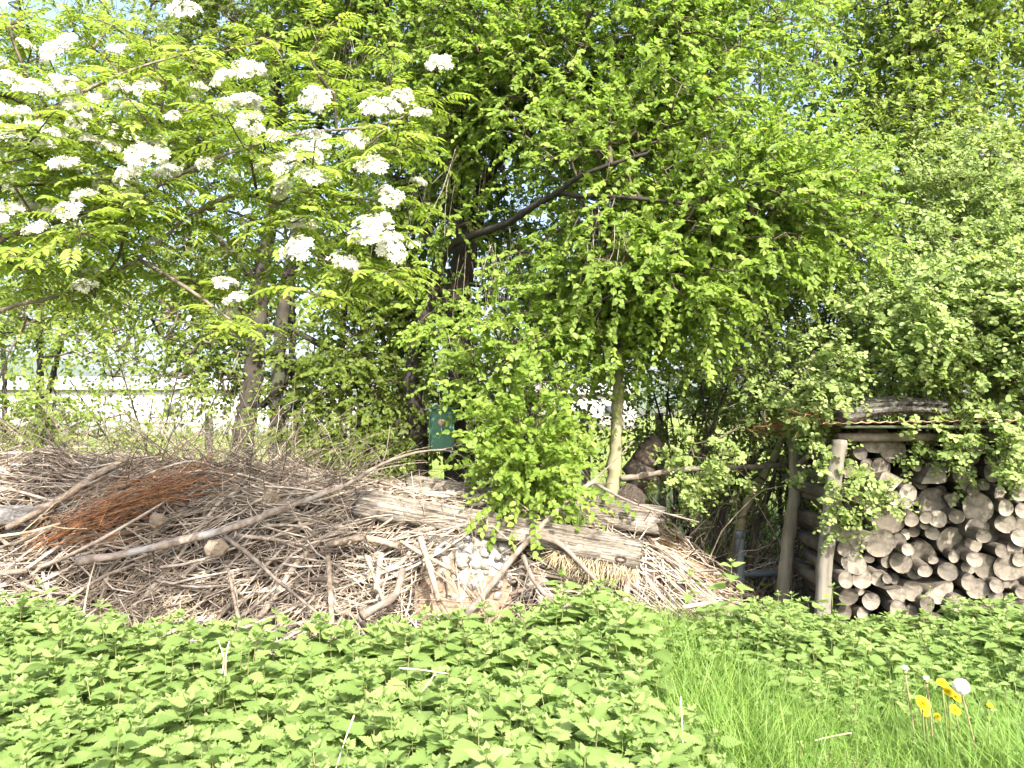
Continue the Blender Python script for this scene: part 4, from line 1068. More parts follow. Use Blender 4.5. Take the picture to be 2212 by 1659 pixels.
plank('plank', Q(785, 1090, 5.13), Q(1382, 1200, 4.68), .16, .065, 'long split grey plank with a knot lying across the front of the heap', tilt=-.45, jag0=.10, jag1=.015, bow=.015, knot=(1.75, -.055), fringe=(1.33, 1.86, 340))
plank('plank', Q(885, 1056, 5.5), Q(1395, 1122, 5.25), .17, .06, 'shorter grey plank with a splintered bleached end behind the long plank', tilt=-.4, jag0=.05, jag1=.14, bow=.0)

# rotten stump behind the young tree
def stump():
    b = Buf(); p = limb(b, [np.array([*Q(1375, 1090, 6.2)[:2], .0])] + qs((1380, 1040, 6.2), (1395, 990, 6.2), (1412, 955, 6.22)), .12, .075, 12, 18, .3)
    o = b.build('stump', M['stump']); tag(o, 'dark rotten stump leaning just behind the slim young tree', 'stump')
stump()

# green box on the dark trunk
def green_box():
    c = Q(957, 930, 6.52); w, h, dp = .195, .36, .12
    t = thing('green_box', 'green metal box fixed to the dark trunk above the planks', 'box', (c[0], c[1], c[2] - h / 2))
    import bmesh
    def bevbox(nm, ctr, size, mat, bev=.006):
        bm = bmesh.new(); bmesh.ops.create_cube(bm, size=1)
        for v in bm.verts: v.co = Vector((v.co.x * size[0], v.co.y * size[1], v.co.z * size[2])) + Vector(ctr)
        bmesh.ops.bevel(bm, geom=bm.edges[:], offset=bev, segments=2, affect='EDGES')
        me = bpy.data.meshes.new(nm); bm.to_mesh(me); bm.free(); me.materials.append(mat)
        return link(nm, me, t)
    bevbox('body', (c[0], c[1], c[2]), (w, dp, h), M['green_paint'], .012)
    bevbox('lid', (c[0], c[1] - .01, c[2] + h / 2 + .012), (w + .03, dp + .05, .02), M['green_paint'])
    bevbox('base_rim', (c[0], c[1], c[2] - h / 2 + .01), (w + .012, dp + .012, .018), M['green_paint'])
    b = Buf(); a = np.linspace(0, 2 * PI, 21)[:-1]; z0 = c[2] + .07; y0 = c[1] - dp / 2
    v = np.concatenate([np.stack([c[0] - .01 + .028 * np.cos(a), np.full(20, y0 - .004), z0 + .028 * np.sin(a)], -1), np.stack([c[0] - .01 + .028 * np.cos(a), np.full(20, y0 + .004), z0 + .028 * np.sin(a)], -1), [[c[0] - .01, y0 - .004, z0]]])
    b.add(v, [(k, (k + 1) % 20, 20 + (k + 1) % 20, 20 + k) for k in range(20)], [(40, (k + 1) % 20, k) for k in range(20)]); b.build('disc', M['salmon'], t)
    bevbox('side_rail', (c[0] - w / 2 - .012, c[1] - .02, c[2] - .02), (.014, .05, h * .9), M['green_paint'], .003)
green_box()

# ------------------------------------------------------------------ woodshed and log stack
def shed():
    t = thing('wood_shelter', 'low woodshed of rough posts and a rusty sheet roof over the log stack', 'shelter', (2.9, 5.4, 0))
    def post(nm, pts, ra, rb, mat):
        b = Buf(); P = qs(*pts); limb(b, P, ra, rb, 12, 26, .045); b.build(nm, mat, t, True)
    def P0(x, y, d): p = Q(x, y, d); p[2] = 0; return p
    b = Buf(); limb(b, [P0(1686, 1310, 5.75)] + qs((1697, 1225, 5.75), (1708, 1130, 5.75), (1718, 1050, 5.75), (1714, 942, 5.78)), .055, .043, 12, 26, .045); b.build('post', M['post'], t, True)
    b = Buf(); limb(b, [P0(1775, 1300, 4.98)] + qs((1780, 1240, 4.97), (1792, 1120, 4.96), (1803, 1020, 4.95), (1815, 950, 4.95)), .052, .050, 12, 26, .05); b.build('post', M['peeled_post'], t, True)
    for x, y in ((5.0, 5.1), (5.2, 6.25)):
        b = Buf(); limb(b, [(x, y, 0), (x + .02, y, .8), (x, y, 1.45)], .055, .05, 10, 18, .05); b.build('post', M['post'], t, True)
    b = Buf(); limb(b, qs((1716, 1010, 5.78), (1760, 975, 5.5), (1800, 945, 5.2)), .024, .022, 8, 10, .05); b.build('brace', M['pole_brown'], t, True)
    b = Buf(); limb(b, qs((1712, 1016, 6.15), (1800, 1010, 6.1)) + [np.array([5.2, 6.15, 1.13])], .035, .03, 8, 24, .05); b.build('rail', M['pole_brown'], t, True)
    b = Buf(); limb(b, [Q(1715, 958, 6.3), np.array([5.3, 6.3, 1.30])], .032, .03, 8, 20, .04); b.build('beam', M['pole_brown'], t, True)
    b = Buf(); limb(b, [Q(1810, 945, 4.98), np.array([5.2, 5.02, 1.44])], .03, .028, 8, 20, .04); b.build('beam', M['pole_brown'], t, True)
    # corrugated roof: front edge higher than the back
    A, B_ = Q(1778, 914, 4.82), Q(1686, 946, 6.35)
    nx, nv = 220, 8
    b = Buf(); xs = np.linspace(0, 3.6, nx)
    u = np.linspace(0, 1, nv)
    V = np.zeros((2, nx, nv, 3))
    wave = .0045 * np.sin(xs * 2 * PI / .076)
    for k in range(2):
        for j in range(nv):
            base = A + (B_ - A) * u[j]
            V[k, :, j, 0] = base[0] + xs; V[k, :, j, 1] = base[1]; V[k, :, j, 2] = base[2] + wave + xs * .012 + .006 * np.sin(xs * 1.7 + j) - k * .005
    i, j = np.meshgrid(np.arange(nx - 1), np.arange(nv - 1), indexing='ij')
    q = np.stack([i * nv + j, (i + 1) * nv + j, (i + 1) * nv + j + 1, i * nv + j + 1], -1).reshape(-1, 4)
    n = nx * nv
    def strip(ix):
        ix = np.asarray(ix); return np.stack([ix[:-1], ix[:-1] + n, ix[1:] + n, ix[1:]], -1)
    F = np.concatenate([q, q[:, ::-1] + n, strip(np.arange(nx) * nv), strip(np.arange(nx) * nv + nv - 1), strip(np.arange(nv)), strip((nx - 1) * nv + np.arange(nv))])
    b.add(V.reshape(-1, 3), F); b.build('roof_sheet', M['rust'], t)
    # flat trim board under the front edge
    b = Buf(); box(b, (A[0] + 1.85, A[1] + .10, A[2] - .025), (3.4, .16, .018)); b.build('eaves_board', M['green_sheet'], t)
shed()

ORD = ['first', 'second', 'third', 'fourth', 'fifth', 'sixth', 'seventh', 'eighth', 'ninth', 'tenth', 'eleventh', 'twelfth', 'thirteenth', 'fourteenth', 'fifteenth', 'sixteenth', 'seventeenth', 'eighteenth', 'nineteenth', 'twentieth', 'twenty-first', 'twenty-second', 'twenty-third', 'twenty-fourth', 'twenty-fifth', 'twenty-sixth', 'twenty-seventh', 'twenty-eighth']
ENDS = [(1200,465,90),(1325,545,76),(1155,660,45),(1250,665,55),(1490,660,28),(1345,765,88,'s'),(1215,800,62,'s'),(1095,760,30),(1115,845,50),(1255,885,38),(1335,875,40),(1430,840,48),(1420,910,30),(1480,890,25),(1595,895,78,'d'),(1650,830,35,'d'),(1570,740,78,'s'),(1720,910,50,'s'),(1900,940,85),(1180,920,45),(1300,1005,95),(1070,925,40),(1060,1110,92,'s'),(1005,1215,45),(1245,1180,82),(1455,1020,40),(1555,1005,35),(1540,1050,30),(1630,1015,48),(1760,1000,40),(1430,1220,35),(1530,1250,65),(1710,1160,75),(1600,1290,26),(1880,1075,50),(1940,1130,38),(1870,1185,50),(2090,1045,55),(1800,1240,38),(1880,1290,42),(1840,1340,38),(1955,1335,70),(2115,1335,82),(2090,1165,50),(2150,1215,42),(2190,1140,48),(1065,1310,65),(1385,1310,60),(1475,1370,45),(1545,1365,38),(1010,1425,45),(1120,1420,55),(1230,1420,42),(1290,1420,25),(1330,1510,65,'s'),(1460,1500,55),(1640,1490,72,'s'),(1840,1440,45),(1900,1490,55),(2030,1465,40),(2140,1450,32),(1990,620,38,'w'),(2000,425,52),(2000,705,50),(2120,720,48),(2050,840,40),(2190,840,48),(2090,940,46),(2205,960,42),(1790,770,66,'s'),(1870,820,34),(1650,450,42),(1480,565,46,'d'),(2165,405,52,'w'),(2185,1290,42),(2200,1510,36),(2080,1590,42),(1750,1580,50),(1560,1590,45),(1960,1590,45),(1800,430,50),(1740,560,46),(1850,600,46),(1620,590,40),(1900,520,42),(2100,560,50),(2180,640,45),(1030,1540,52),(1180,1570,48),(1360,1620,45),
        (1360,1160,44,'d'),(1410,1120,30),(1000,1000,38,'d'),(1990,1120,46,'d'),(2000,1010,44),(1340,1420,30,'d'),(1700,1370,52,'d'),(1740,1270,34),(1290,1300,36,'d'),(1170,1275,30,'d'),(2060,1230,36),(2080,1440,30),(1950,1440,34,'d'),(2020,1530,42),(2130,1560,40),(1700,1010,28,'d'),(1820,1010,30,'d'),(1800,900,34,'d'),(1520,780,30,'d')]
def logs():
    recs = []
    for e in ENDS:
        x, y, r = e[:3]; k = e[3] if len(e) > 3 else ''
        qx, qy = (1700 + x / 2.765) / 1.1302, (900 + y / 2.765) / 1.1302
        d = 4.98 + .10 * rng.standard_normal() * .45
        if k == 'd': d += .07
        if y < 700: d += .06
        p = Q(qx, qy, d); rad = r / 3.125 / FQ * d * 1.20
        if p[2] < .05: p[2] = .05
        recs.append((p, rad, k))
    # small logs wedged into the gaps between the big ones
    lo, hi = Q(1822, 1300, 5), Q(2290, 935, 5)
    XZ = np.array([[q[0][0], q[0][2]] for q in recs]); RR = np.array([q[1] for q in recs])
    for _ in range(2600):
        c = np.array([rng.uniform(lo[0], hi[0]), rng.uniform(.06, hi[2])])
        gap = (np.linalg.norm(XZ - c, axis=1) - RR).min()
        if gap < .030: continue
        rad = min(gap * 1.12, rng.uniform(.03, .065))
        recs.append((np.array([c[0], 5.07 + .04 * rng.standard_normal(), c[1]]), rad, 'd' if rng.random() < .25 else ''))
        XZ = np.vstack([XZ, c]); RR = np.append(RR, rad)
    # rows by height, ordinal along the row
    zs = np.array([q[0][2] for q in recs]); z0, z1 = zs.min(), zs.max(); nrow = 12
    row = np.minimum(((zs - z0) / (z1 - z0 + 1e-6) * nrow).astype(int), nrow - 1)
    names = ['bottom row'] + [o + ' row up' for o in ORD[1:10]] + ['row below the top', 'top row under the roof']
    order = {}
    for rw in range(nrow):
        ids = [i for i in range(len(recs)) if row[i] == rw]
        for k, i in enumerate(sorted(ids, key=lambda i: recs[i][0][0])): order[i] = k
    for i, (p, rad, k) in enumerate(recs):
        g = np.random.default_rng(500 + i)
        size = 'thick' if rad > .088 else 'thin' if rad < .05 else 'middling'
        shape = 'split log' if k == 's' else 'round log'
        tone = {'d': 'dark', 'w': 'white-ended'}.get(k, 'grey')
        t = thing('log', f"{size} {tone} {shape}, {ORD[min(order[i], 27)]} from the post in the {names[row[i]]}", 'log', tuple(p), 'stacked logs under the shed roof')
        yaw, pit = g.normal(-.09, .07), g.normal(0, .04)
        t.rotation_euler = (pit, 0, yaw)
        L = .85 + .2 * g.random(); n = 26; m = 9
        a = np.arange(n) * 2 * PI / n
        prof = 1 + .04 * np.sin(2 * a + g.random() * 6) + .025 * np.sin(3 * a + g.random() * 6) + .012 * g.standard_normal(n)
        if k == 's':
            th = g.random() * 6; half = np.cos(a - th); prof = np.where(half > .25, .25 / np.maximum(half, .25) * 1.0 + .0, prof); prof = prof * 1.15
            if g.random() < .5:
                half = np.cos(a - th - 2.0); prof = np.where(half > .35, np.minimum(prof, .4 / np.maximum(half, .35)), prof)
        skew = g.normal(0, .16); skz = g.normal(0, .14)
        bend = g.normal(0, .02, 2)
        ring = []
        for j in range(m):
            u = j / (m - 1)
            rj = rad * prof * (1 + .03 * g.standard_normal(n) * (j > 0)) * (1 - .08 * u)
            cx, cz = bend * math.sin(PI * u)
            ring.append(np.stack([cx + rj * np.cos(a), (skew * rj * np.cos(a) + skz * rj * np.sin(a)) * (1 - u) + L * u, cz + rj * np.sin(a)], -1))
        V = np.array(ring).reshape(-1, 3)
        jj, aa = np.meshgrid(np.arange(m - 1), np.arange(n), indexing='ij')
        F = np.stack([jj * n + aa, (jj + 1) * n + aa, (jj + 1) * n + (aa + 1) % n, jj * n + (aa + 1) % n], -1).reshape(-1, 4)
        b = Buf(); b.add(np.concatenate([V, [[0, L, 0]]]), F, [((m - 1) * n + (q + 1) % n, (m - 1) * n + q, m * n) for q in range(n)])
        # an inner lip so bark and wood do not share a plane
        o = bpy.data.objects.new('bark', b.mesh('bark', M['log_bark'], True)); C.objects.link(o); o.parent = t
        inner = ring[0].copy(); inner[:, [0, 2]] *= .93; inner[:, 1] = (skew * inner[:, 0] + skz * inner[:, 2]) + .004
        mid = inner.copy(); mid[:, [0, 2]] *= .5; mid[:, 1] = (skew * mid[:, 0] + skz * mid[:, 2]) - .001
        lip = ring[0]
        b = Buf(); V = np.concatenate([lip, inner, mid, [[0, 0, 0]]])
        F = [(q, (q + 1) % n, n + (q + 1) % n, n + q) for q in range(n)] + [(n + q, n + (q + 1) % n, 2 * n + (q + 1) % n, 2 * n + q) for q in range(n)]
        b.add(V, F, [(2 * n + q, 2 * n + (q + 1) % n, 3 * n) for q in range(n)])
        o = bpy.data.objects.new('cut_end', b.mesh('cut_end', M['cut_dark'] if k == 'd' else M['cut_white'] if k == 'w' else M['cut'])); C.objects.link(o); o.parent = t
def recol(name, mul):
    m = M['cut'].copy(); m.name = name
    for nd in m.node_tree.nodes:
        if nd.type == 'VALTORGB' and abs(nd.color_ramp.elements[0].color[0] - .115) < .004 and len(nd.color_ramp.elements) == 3:
            for e in nd.color_ramp.elements: e.color = tuple(min(.8, c * mul) for c in e.color[:3]) + (1,)
    return m
M['cut_dark'] = recol('dark cut end', .55)
M['cut_white'] = recol('fresh cut end', 1.45)
logs()

# weathered slab, dead needles on the roof, pipes
def roof_things():
    a, b_ = Q(1808, 893, 5.0), Q(2015, 880, 5.06)
    plank('roof_slab', a, b_, -.0 + .10, .26, 'grey weathered wood slab lying on the rusty shed roof', tilt=.12, jag0=.06, jag1=.05, bow=.03)
    b = Buf(); N = 260
    p0 = np.stack([rng.uniform(1.95, 2.35, N), rng.uniform(5.0, 6.3, N), np.zeros(N)], -1)
    A, B_ = Q(1778, 914, 4.82), Q(1686, 946, 6.35)
    p0[:, 2] = A[2] + (p0[:, 1] - A[1]) / (B_[1] - A[1]) * (B_[2] - A[2]) + .02 + .16 * rng.random(N) * np.clip(1 - np.abs(p0[:, 0] - 2.2) / .4, .1, 1)
    dv = nrm(rng.standard_normal((N, 3)) * [1, .8, .5]); L = .08 + .2 * rng.random(N); s = np.linspace(-.5, .5, 4)
    P = p0[:, None] + dv[:, None] * (L[:, None] * s)[..., None] + rng.standard_normal((N, 4, 3)) * .008
    tubes(b, P, np.full((N, 4), .0024), 3, rng.random(N), cap=False)
    tag(b.build('dead_brush', M['red_twig']), 'reddish dead brush lying on the near corner of the shed roof', 'dead brush', None, 'stuff')
    def pipe(p0, p1, r, lab):
        t = thing('pipe', lab, 'pipe', tuple(p0)); b = Buf()
        p = np.array([p0 + (p1 - p0) * u for u in np.linspace(0, 1, 6)]); tubes(b, p, np.full(6, r), 20, cap=False); tubes(b, p[::-1], np.full(6, r * .88), 20, cap=False); b.build('tube', M['pipe'], t, True)
        b = Buf(); dv = nrm(p1 - p0); q = np.array([p1 - dv * .06, p1 - dv * .058, p1 - dv * .002, p1]); tubes(b, q, np.array([r, r * 1.14, r * 1.14, r]), 20, cap=False); b.build('collar', M['pipe'], t, True)
    top = Q(1597, 1146, 6.05); bot = top.copy(); bot[2] = 0
    pipe(bot, top, .037, 'upright blue-grey pipe standing in the dark hollow by the shed')
    pipe(Q(1605, 1240, 6.2), Q(1690, 1236, 6.2), .03, 'blue-grey pipe lying flat in the dark hollow by the shed')
roof_things()

# ------------------------------------------------------------------ nettles, grass, dandelions
SERR = leaf_serrate(.38, 8, .20, -.38)
def nettle_plants(lf, st, xy, hgt, size=.085, lean=.06):
    N = len(xy)
    top = np.stack([xy[:, 0] + rng.standard_normal(N) * lean, xy[:, 1] + rng.standard_normal(N) * lean - .02, hgt], -1)
    base = np.stack([xy[:, 0], xy[:, 1], np.zeros(N)], -1)
    s = np.linspace(0, 1, 4)
    tubes(st, base[:, None] + (top - base)[:, None] * s[None, :, None], np.tile([.0035, .003, .0025, .0015], (N, 1)), 4, .35 * rng.random(N), cap=False)
    yaw = rng.random(N) * PI; tone = rng.random(N); ps = .72 + .55 * rng.random(N)
    lev = [(1.0, .27, 1.0), (.965, .66, .5), (.90, .98, .12), (.80, 1.05, -.05), (.66, 1.0, -.15), (.50, .9, -.2)]
    for k, (u, sc_, el) in enumerate(lev):
        for sgn in ((0, PI) if k else (0, PI, PI / 2, -PI / 2)):
            a = yaw + k * PI / 2 + sgn + rng.standard_normal(N) * .18
            e = el + rng.standard_normal(N) * .16
            out = np.stack([np.cos(a), np.sin(a), np.zeros(N)], -1)
            ax = out * np.cos(e)[:, None] + UP * np.sin(e)[:, None]
            nr = UP * np.cos(e)[:, None] - out * np.sin(e)[:, None] + SUND * .45 + rng.standard_normal((N, 3)) * .14
            p = base + (top - base) * u + out * (.006 + .020 * sc_ * (k > 1))
            sz = size * sc_ * ps * (.8 + .4 * rng.random(N))
            scatter(lf, SERR, p, ax, nr, sz, np.clip(.25 + .45 * tone + .25 * rng.standard_normal(N) + (.08 if k < 2 else 0), 0, 1))
def nettles():
    lf, st = Buf(), Buf()
    def patch(n, fx, fy, inside, hf):
        xy = np.stack([rng.uniform(*fx, n), rng.uniform(*fy, n)], -1); xy = xy[inside(xy[:, 0], xy[:, 1])]
        return xy, hf(xy[:, 0], xy[:, 1])
    edge = lambda x, y: x < .50 + .10 * np.sin(y * 5) + .06 * (y - 2) + .06 * rng.standard_normal(len(x))
    hL = lambda x, y: .44 + .05 * (y > 3.55) + .05 * np.sin(x * 2.3 + 1) * np.sin(y * 3.1) + .05 * rng.standard_normal(len(x)) - .10 * (rng.random(len(x)) < .18) + .07 * np.exp(-((x - .45) ** 2) / .15) * (y > 3.4) + .03 * np.exp(-((x + 2.4) ** 2) / .3) * (y > 3.2)
    front = lambda x: np.interp(x, [-4, -2.6, -2.1, -1.4, -.9, -.4, .2, .8], [4.25, 4.2, 4.0, 3.75, 3.7, 4.0, 4.25, 4.3])
    ok = lambda x, y: edge(x, y) & (y < front(x)) & (np.abs(x) < y * .72 + .5)
    xy, h = patch(3800, (-3.6, .9), (1.5, 4.35), ok, hL)
    nettle_plants(lf, st, xy, h, .100)
    ok2 = lambda x, y: (y > 3.85 + .15 * np.sin(x * 4) + .2 * rng.standard_normal(len(x))) & (x > .4) & (x < y * .74 + .3)
    hR = lambda x, y: .36 + .05 * np.sin(x * 5) + .04 * rng.standard_normal(len(x)) + .12 * np.exp(-((x - 1.3) ** 2 + (y - 4.3) ** 2) / .06)
    xy, h = patch(900, (.4, 3.8), (3.3, 4.75), ok2, hR)
    nettle_plants(lf, st, xy, h, .078)
    xy = np.stack([rng.uniform(.6, 3.4, 420), 1.9 + 2.1 * rng.random(420) ** .7], -1); xy = xy[xy[:, 0] > .9 + .9 * (3.6 - xy[:, 1]) * rng.random(len(xy))]
    nettle_plants(lf, st, xy, .26 + .12 * rng.random(len(xy)), .05)
    tag(st.build('nettle_stems', M['stem']), 'thin stems under the leaves of the nettle bed', 'nettles', None, 'stuff')
    tag(lf.build('nettle_bed', M['nettle']), 'dense bed of pale green stinging nettles filling the front', 'nettles', None, 'stuff')
    for (qx, qy, d, lab, sz) in [(1572, 1212, 4.45, 'tallest nettle standing in front of the dark hollow', .1), (1500, 1235, 4.5, 'nettle shoot against the chippings beside the plank end', .07), (590, 1318, 4.3, 'lone young nettle growing out of the sticks', .06),
                                 (1225, 1290, 4.2, 'tall nettle in front of the frayed plank end', .09), (1300, 1300, 4.15, 'tall nettle beside the bleached stub', .09), (210, 1330, 4.2, 'tall nettle at the foot of the dry grass', .08), (420, 1330, 4.25, 'pale nettle shoot before the upright thin stick', .05),
                                 (2010, 1268, 4.6, 'nettle in front of the lowest logs', .05), (1085, 1320, 4.25, 'nettle in front of the leaning branch foot', .07), (1790, 1262, 4.6, 'nettle at the foot of the bleached shed post', .08)]:
        p = Q(qx, qy, d); t = thing('nettle', lab, 'nettle', (p[0], p[1], 0), 'single nettles standing out of the bed')
        lf, st = Buf(), Buf(); nettle_plants(lf, st, np.array([[p[0], p[1]]]), np.array([p[2]]), sz, .02)
        st.build('stem', M['stem'], t); lf.build('leaves', M['nettle'], t)
nettles()

def blades(buf, xy, hgt, wid, bend=.5, lean=None, z0=0.0):
    N = len(xy); K = 5; s = np.linspace(0, 1, K)
    a = rng.random(N) * 2 * PI
    out = np.stack([np.cos(a), np.sin(a), 0 * a], -1)
    if lean is not None: out = nrm(out + np.asarray(lean))
    bd = bend * (.3 + rng.random(N))
    P = np.stack([xy[:, 0], xy[:, 1], np.full(N, z0) if np.ndim(z0) == 0 else z0], -1)[:, None] + out[:, None] * (hgt * bd)[:, None, None] * (s ** 2)[None, :, None] + UP * (hgt[:, None] * (s - .28 * bd[:, None] * s ** 2))[..., None]
    sd = nrm(np.cross(out, UP) + rng.standard_normal((N, 3)) * .35)
    w = wid[:, None] * np.array([.8, 1, .85, .55, .06])
    V = np.stack([P - sd[:, None] * w[..., None] / 2, P + sd[:, None] * w[..., None] / 2], 2).reshape(-1, 3)
    k = np.arange(K - 1); f = np.stack([2 * k, 2 * k + 1, 2 * k + 3, 2 * k + 2], -1)
    F = (f[None] + (np.arange(N) * K * 2)[:, None, None]).reshape(-1, 4)
    buf.add(V, F, None, np.repeat(np.clip(rng.normal(.5, .25, N), 0, 1), K * 2))
def grass():
    b = Buf(); N = 46000
    x = rng.uniform(.25, 4.0, N); y = 1.4 + 3.4 * rng.random(N)
    ok = (x < y * .74 + .4) & (x > .42 + .05 * (y - 2) + .1 * rng.standard_normal(N))
    x, y = x[ok], y[ok]
    clump = .5 + .5 * np.sin(x * 6.1 + np.sin(y * 4)) * np.sin(y * 5.3 + x * 2)
    h = (.27 + .13 * clump + .10 * rng.random(len(x))) * np.interp(y, [1.5, 3.3, 4.6], [1, .95, .8])
    h = h + .18 * np.exp(-((x - .8) ** 2) / .12) * (rng.random(len(x)) < .8) * np.interp(y, [3.0, 3.8], [.6, 1])
    h = h + .13 * np.exp(-((x - 1.75) ** 2 / .3 + (y - 2.75) ** 2 / .12))
    blades(b, np.stack([x, y], -1), h, .004 + .004 * rng.random(len(x)), .7)
    n = 900
    x = rng.uniform(-3, .5, n); y = rng.uniform(1.6, 2.7, n)
    blades(b, np.stack([x, y], -1), .36 + .14 * rng.random(n), np.full(n, .004), .4)
    tag(b.build('grass', M['grass']), 'long fresh green grass growing beside the nettle bed', 'grass', None, 'stuff')
    b = Buf(); N = 1500
    x = rng.uniform(.5, 3.4, N); y = rng.uniform(1.6, 4.4, N)
    blades(b, np.stack([x, y], -1), .16 + .22 * rng.random(N), .0025 + .0025 * rng.random(N), 1.1)
    tag(b.build('dead_grass', M['straw']), 'dry dead blades scattered through the green grass', 'dead grass', None, 'stuff')
    b = Buf(); N = 9000
    x = rng.uniform(-9, 9, N); y = 8.3 + 14 * rng.random(N) ** 1.5
    blades(b, np.stack([x, y], -1), .12 + .2 * rng.random(N), .006 + .006 * rng.random(N), .6)
    tag(b.build('meadow_grass', M['grass']), 'meadow grass behind the fence', 'grass', None, 'stuff')
    b = Buf(); N = 2600
    x = rng.uniform(-5, 1.2, N); y = rng.uniform(6.6, 8.2, N)
    blades(b, np.stack([x, y], -1), .2 + .35 * rng.random(N), .006 + .005 * rng.random(N), .6)
    tag(b.build('hedge_grass', M['grass']), 'rough grass growing under the hedge trees', 'grass', None, 'stuff')
    b = Buf(); c = Q(1255, 1125, 5.05); n = 70
    xy = np.stack([c[0] + rng.standard_normal(n) * .035, c[1] + rng.standard_normal(n) * .03], -1)
    blades(b, xy, .09 + .07 * rng.random(n), np.full(n, .003), .8, z0=c[2] - .03)
    tag(b.build('grass_tuft', M['grass']), 'small grass tuft sprouting between the two planks', 'grass tuft')
    b = Buf(); c = Q(1805, 1640, 2.98); n = 170
    p = np.stack([c[0] + rng.standard_normal(n) * .11, c[1] + rng.standard_normal(n) * .07, .20 + .05 * rng.random(n)], -1)
    dv = nrm(np.stack([1 + .2 * rng.standard_normal(n), .3 * rng.standard_normal(n), .1 * rng.standard_normal(n)], -1)); s = np.linspace(-.5, .5, 4)
    tubes(b, p[:, None] + dv[:, None] * (.16 * s)[None, :, None], np.full((n, 4), .0016), 3, rng.random(n), cap=False)
    tag(b.build('straw_patch', M['straw']), 'flattened patch of pale straw in the grass', 'straw', None, 'stuff')
grass()
def stalks():
    for pts, r, lab in [(((487, 1460, 3.0), (488, 1420, 3.05), (495, 1385, 3.1)), .0035, 'broken straw stalk standing in the middle of the nettle bed'),
                        (((480, 1455, 3.02), (483, 1420, 3.05), (470, 1380, 3.1)), .003, 'thin straw stalk beside the broken one in the nettle bed'),
                        (((862, 1443, 3.1), (910, 1447, 3.1), (968, 1455, 3.1)), .0035, 'straw stalk lying level over the nettle tops'),
                        (((940, 1455, 3.1), (915, 1490, 3.05), (905, 1500, 3.0)), .0028, 'short straw stalk hanging from the level one'),
                        (((765, 1545, 2.6), (745, 1600, 2.55), (724, 1665, 2.5)), .003, 'straw stalk slanting through the nearest nettles'),
                        (((1470, 1505, 2.9), (1474, 1580, 2.8), (1476, 1670, 2.7)), .0028, 'upright straw stalk where nettles meet grass'),
                        (((180, 1330, 4.3), (190, 1270, 4.42), (205, 1215, 4.6)), .006, 'bleached stalk leaning on the dry grass of the heap'),
                        (((1760, 1600, 3.0), (1800, 1590, 3.0), (1840, 1583, 3.0)), .004, 'pale stick lying in the grass above the straw patch')]:
        b = Buf(); limb(b, qs(*pts), r, r * .6, 6, 10, .05, .8); tag(b.build('dry_stalk', M['straw'], smooth=True), lab, 'stalk', 'dry stalks in the greenery')
stalks()

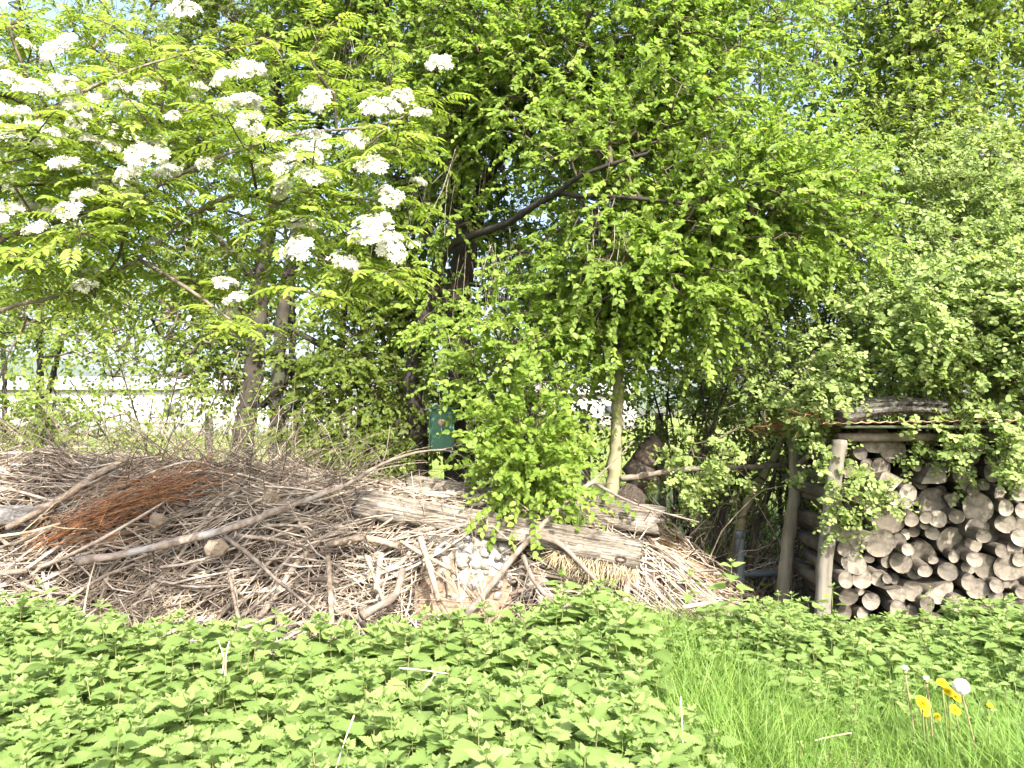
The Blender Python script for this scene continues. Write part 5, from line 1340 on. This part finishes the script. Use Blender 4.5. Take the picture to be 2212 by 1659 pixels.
def dandelions():
    def ray_petals(b, c, up, r, n, rows):
        up = nrm(up)
        for rw in range(rows):
            m = n - rw * 4; a = np.arange(m) * 2 * PI / m + rw * .3
            u = nrm(np.cross(up, [1, 0, .2])); v = np.cross(up, u)
            el = .12 + rw * .35
            ax = (np.cos(a)[:, None] * u + np.sin(a)[:, None] * v) * math.cos(el) + up * math.sin(el)
            V = np.array([(0, -.04, 0), (.7, -.11, .02), (1, -.06, 0), (1, .06, 0), (.7, .11, .02), (0, .04, 0)])
            F = np.array([(0, 1, 4, 5), (1, 2, 3, 4)])
            scatter(b, (V, F, None), np.repeat([c], m, 0), ax, np.repeat([up], m, 0) + rng.standard_normal((m, 3)) * .1, r * (1 - rw * .17), rng.random(m))
    def head(name, qx, qy, d, kind, r, lab, up):
        p = Q(qx, qy, d); base = np.array([p[0] + rng.standard_normal() * .03 + .03, p[1] + .05, 0.0])
        t = thing(name, lab, 'dandelion', tuple(base), 'dandelions in the grass')
        b = Buf(); limb(b, [base, base + (p - base) * .5 + [.02, 0, 0], p], .0035, .0028, 6, 10, .04, .9 if kind != 'y' else .1); b.build('stem', M['stem'], t, True)
        up = np.asarray(up, float)
        b = Buf(); u = nrm(up)
        q = np.array([p - u * .014, p - u * .006, p]); tubes(b, q, np.array([.003, .008, .009]), 8, .05); b.build('bud_cup', M['stem'], t, True)
        b = Buf()
        if kind == 'y': ray_petals(b, p + u * .002, up, r, 34, 5); b.build('flower_head', M['yellow_petal'], t)
        elif kind == 'p':
            n = 230; i = np.arange(n) + .5; ph = np.arccos(1 - 2 * i / n); th = PI * (1 + 5 ** .5) * i
            D = np.stack([np.cos(th) * np.sin(ph), np.sin(th) * np.sin(ph), np.cos(ph)], -1); c = p + u * .01
            tubes(b, np.stack([c + D * .004, c + D * r * .9], 1), np.full((n, 2), .00035), 3, .7, cap=False)
            # each pappus a small parasol of hairs
            for k in range(7):
                tv = nrm(np.cross(D, rng.standard_normal((n, 3)))); e = c + D * r * .88
                V = np.array([(0, -.06, 0), (1, -.10, .35), (1, .10, .35), (0, .06, 0)]); F = np.array([(0, 1, 2, 3)])
                scatter(b, (V, F, None), e, tv, D, .0085, rng.random(n))
            b.build('seed_head', M['seed'], t)
        else:
            n = 60; D = nrm(rng.standard_normal((n, 3)) * [.5, .5, .2] + u * 1.1)
            V = np.array([(0, -.03, 0), (1, -.09, 0), (1, .09, 0), (0, .03, 0)]); F = np.array([(0, 1, 2, 3)])
            scatter(b, (V, F, None), np.repeat([p], n, 0), D, rng.standard_normal((n, 3)), r * 1.3, rng.random(n)); b.build('seed_tuft', M['seed'], t)
    Y = [(2035, 1477, .021, 'topmost yellow dandelion flower left of the white seed ball', (.1, -.6, 1)), (2046, 1494, .026, 'yellow dandelion flower just under the topmost one', (.3, -.6, .8)), (2062, 1505, .026, 'yellow dandelion flower touching the white seed ball from below', (.5, -.6, .8)),
         (1992, 1520, .030, 'largest yellow dandelion flower of the clump', (.3, -.7, .7)), (1998, 1538, .018, 'half-open dandelion tucked under the largest flower', (0, -.8, .5)), (2024, 1549, .016, 'lowest half-open dandelion of the clump', (.2, -.7, .6)),
         (2062, 1534, .022, 'yellow dandelion flower below the seed ball', (.2, -.7, .7)), (2138, 1525, .012, 'small closing dandelion standing apart from the clump', (.1, -.5, .9))]
    for i, (x, y, r, lab, up) in enumerate(Y): head('dandelion', x, y, 2.95 + .04 * (i % 3), 'y', r, lab, up)
    head('dandelion', 2076, 1489, 2.92, 'p', .030, 'round white dandelion seed ball above the yellow flowers', (0, 0, 1))
    head('dandelion', 1955, 1450, 3.0, 't', .017, 'tall reddish-stemmed dandelion with a white tufted head', (-.1, -.1, 1))
    head('dandelion', 2001, 1470, 3.0, 't', .014, 'shorter dandelion with a half-blown white tuft', (-.1, -.1, 1))
dandelions()
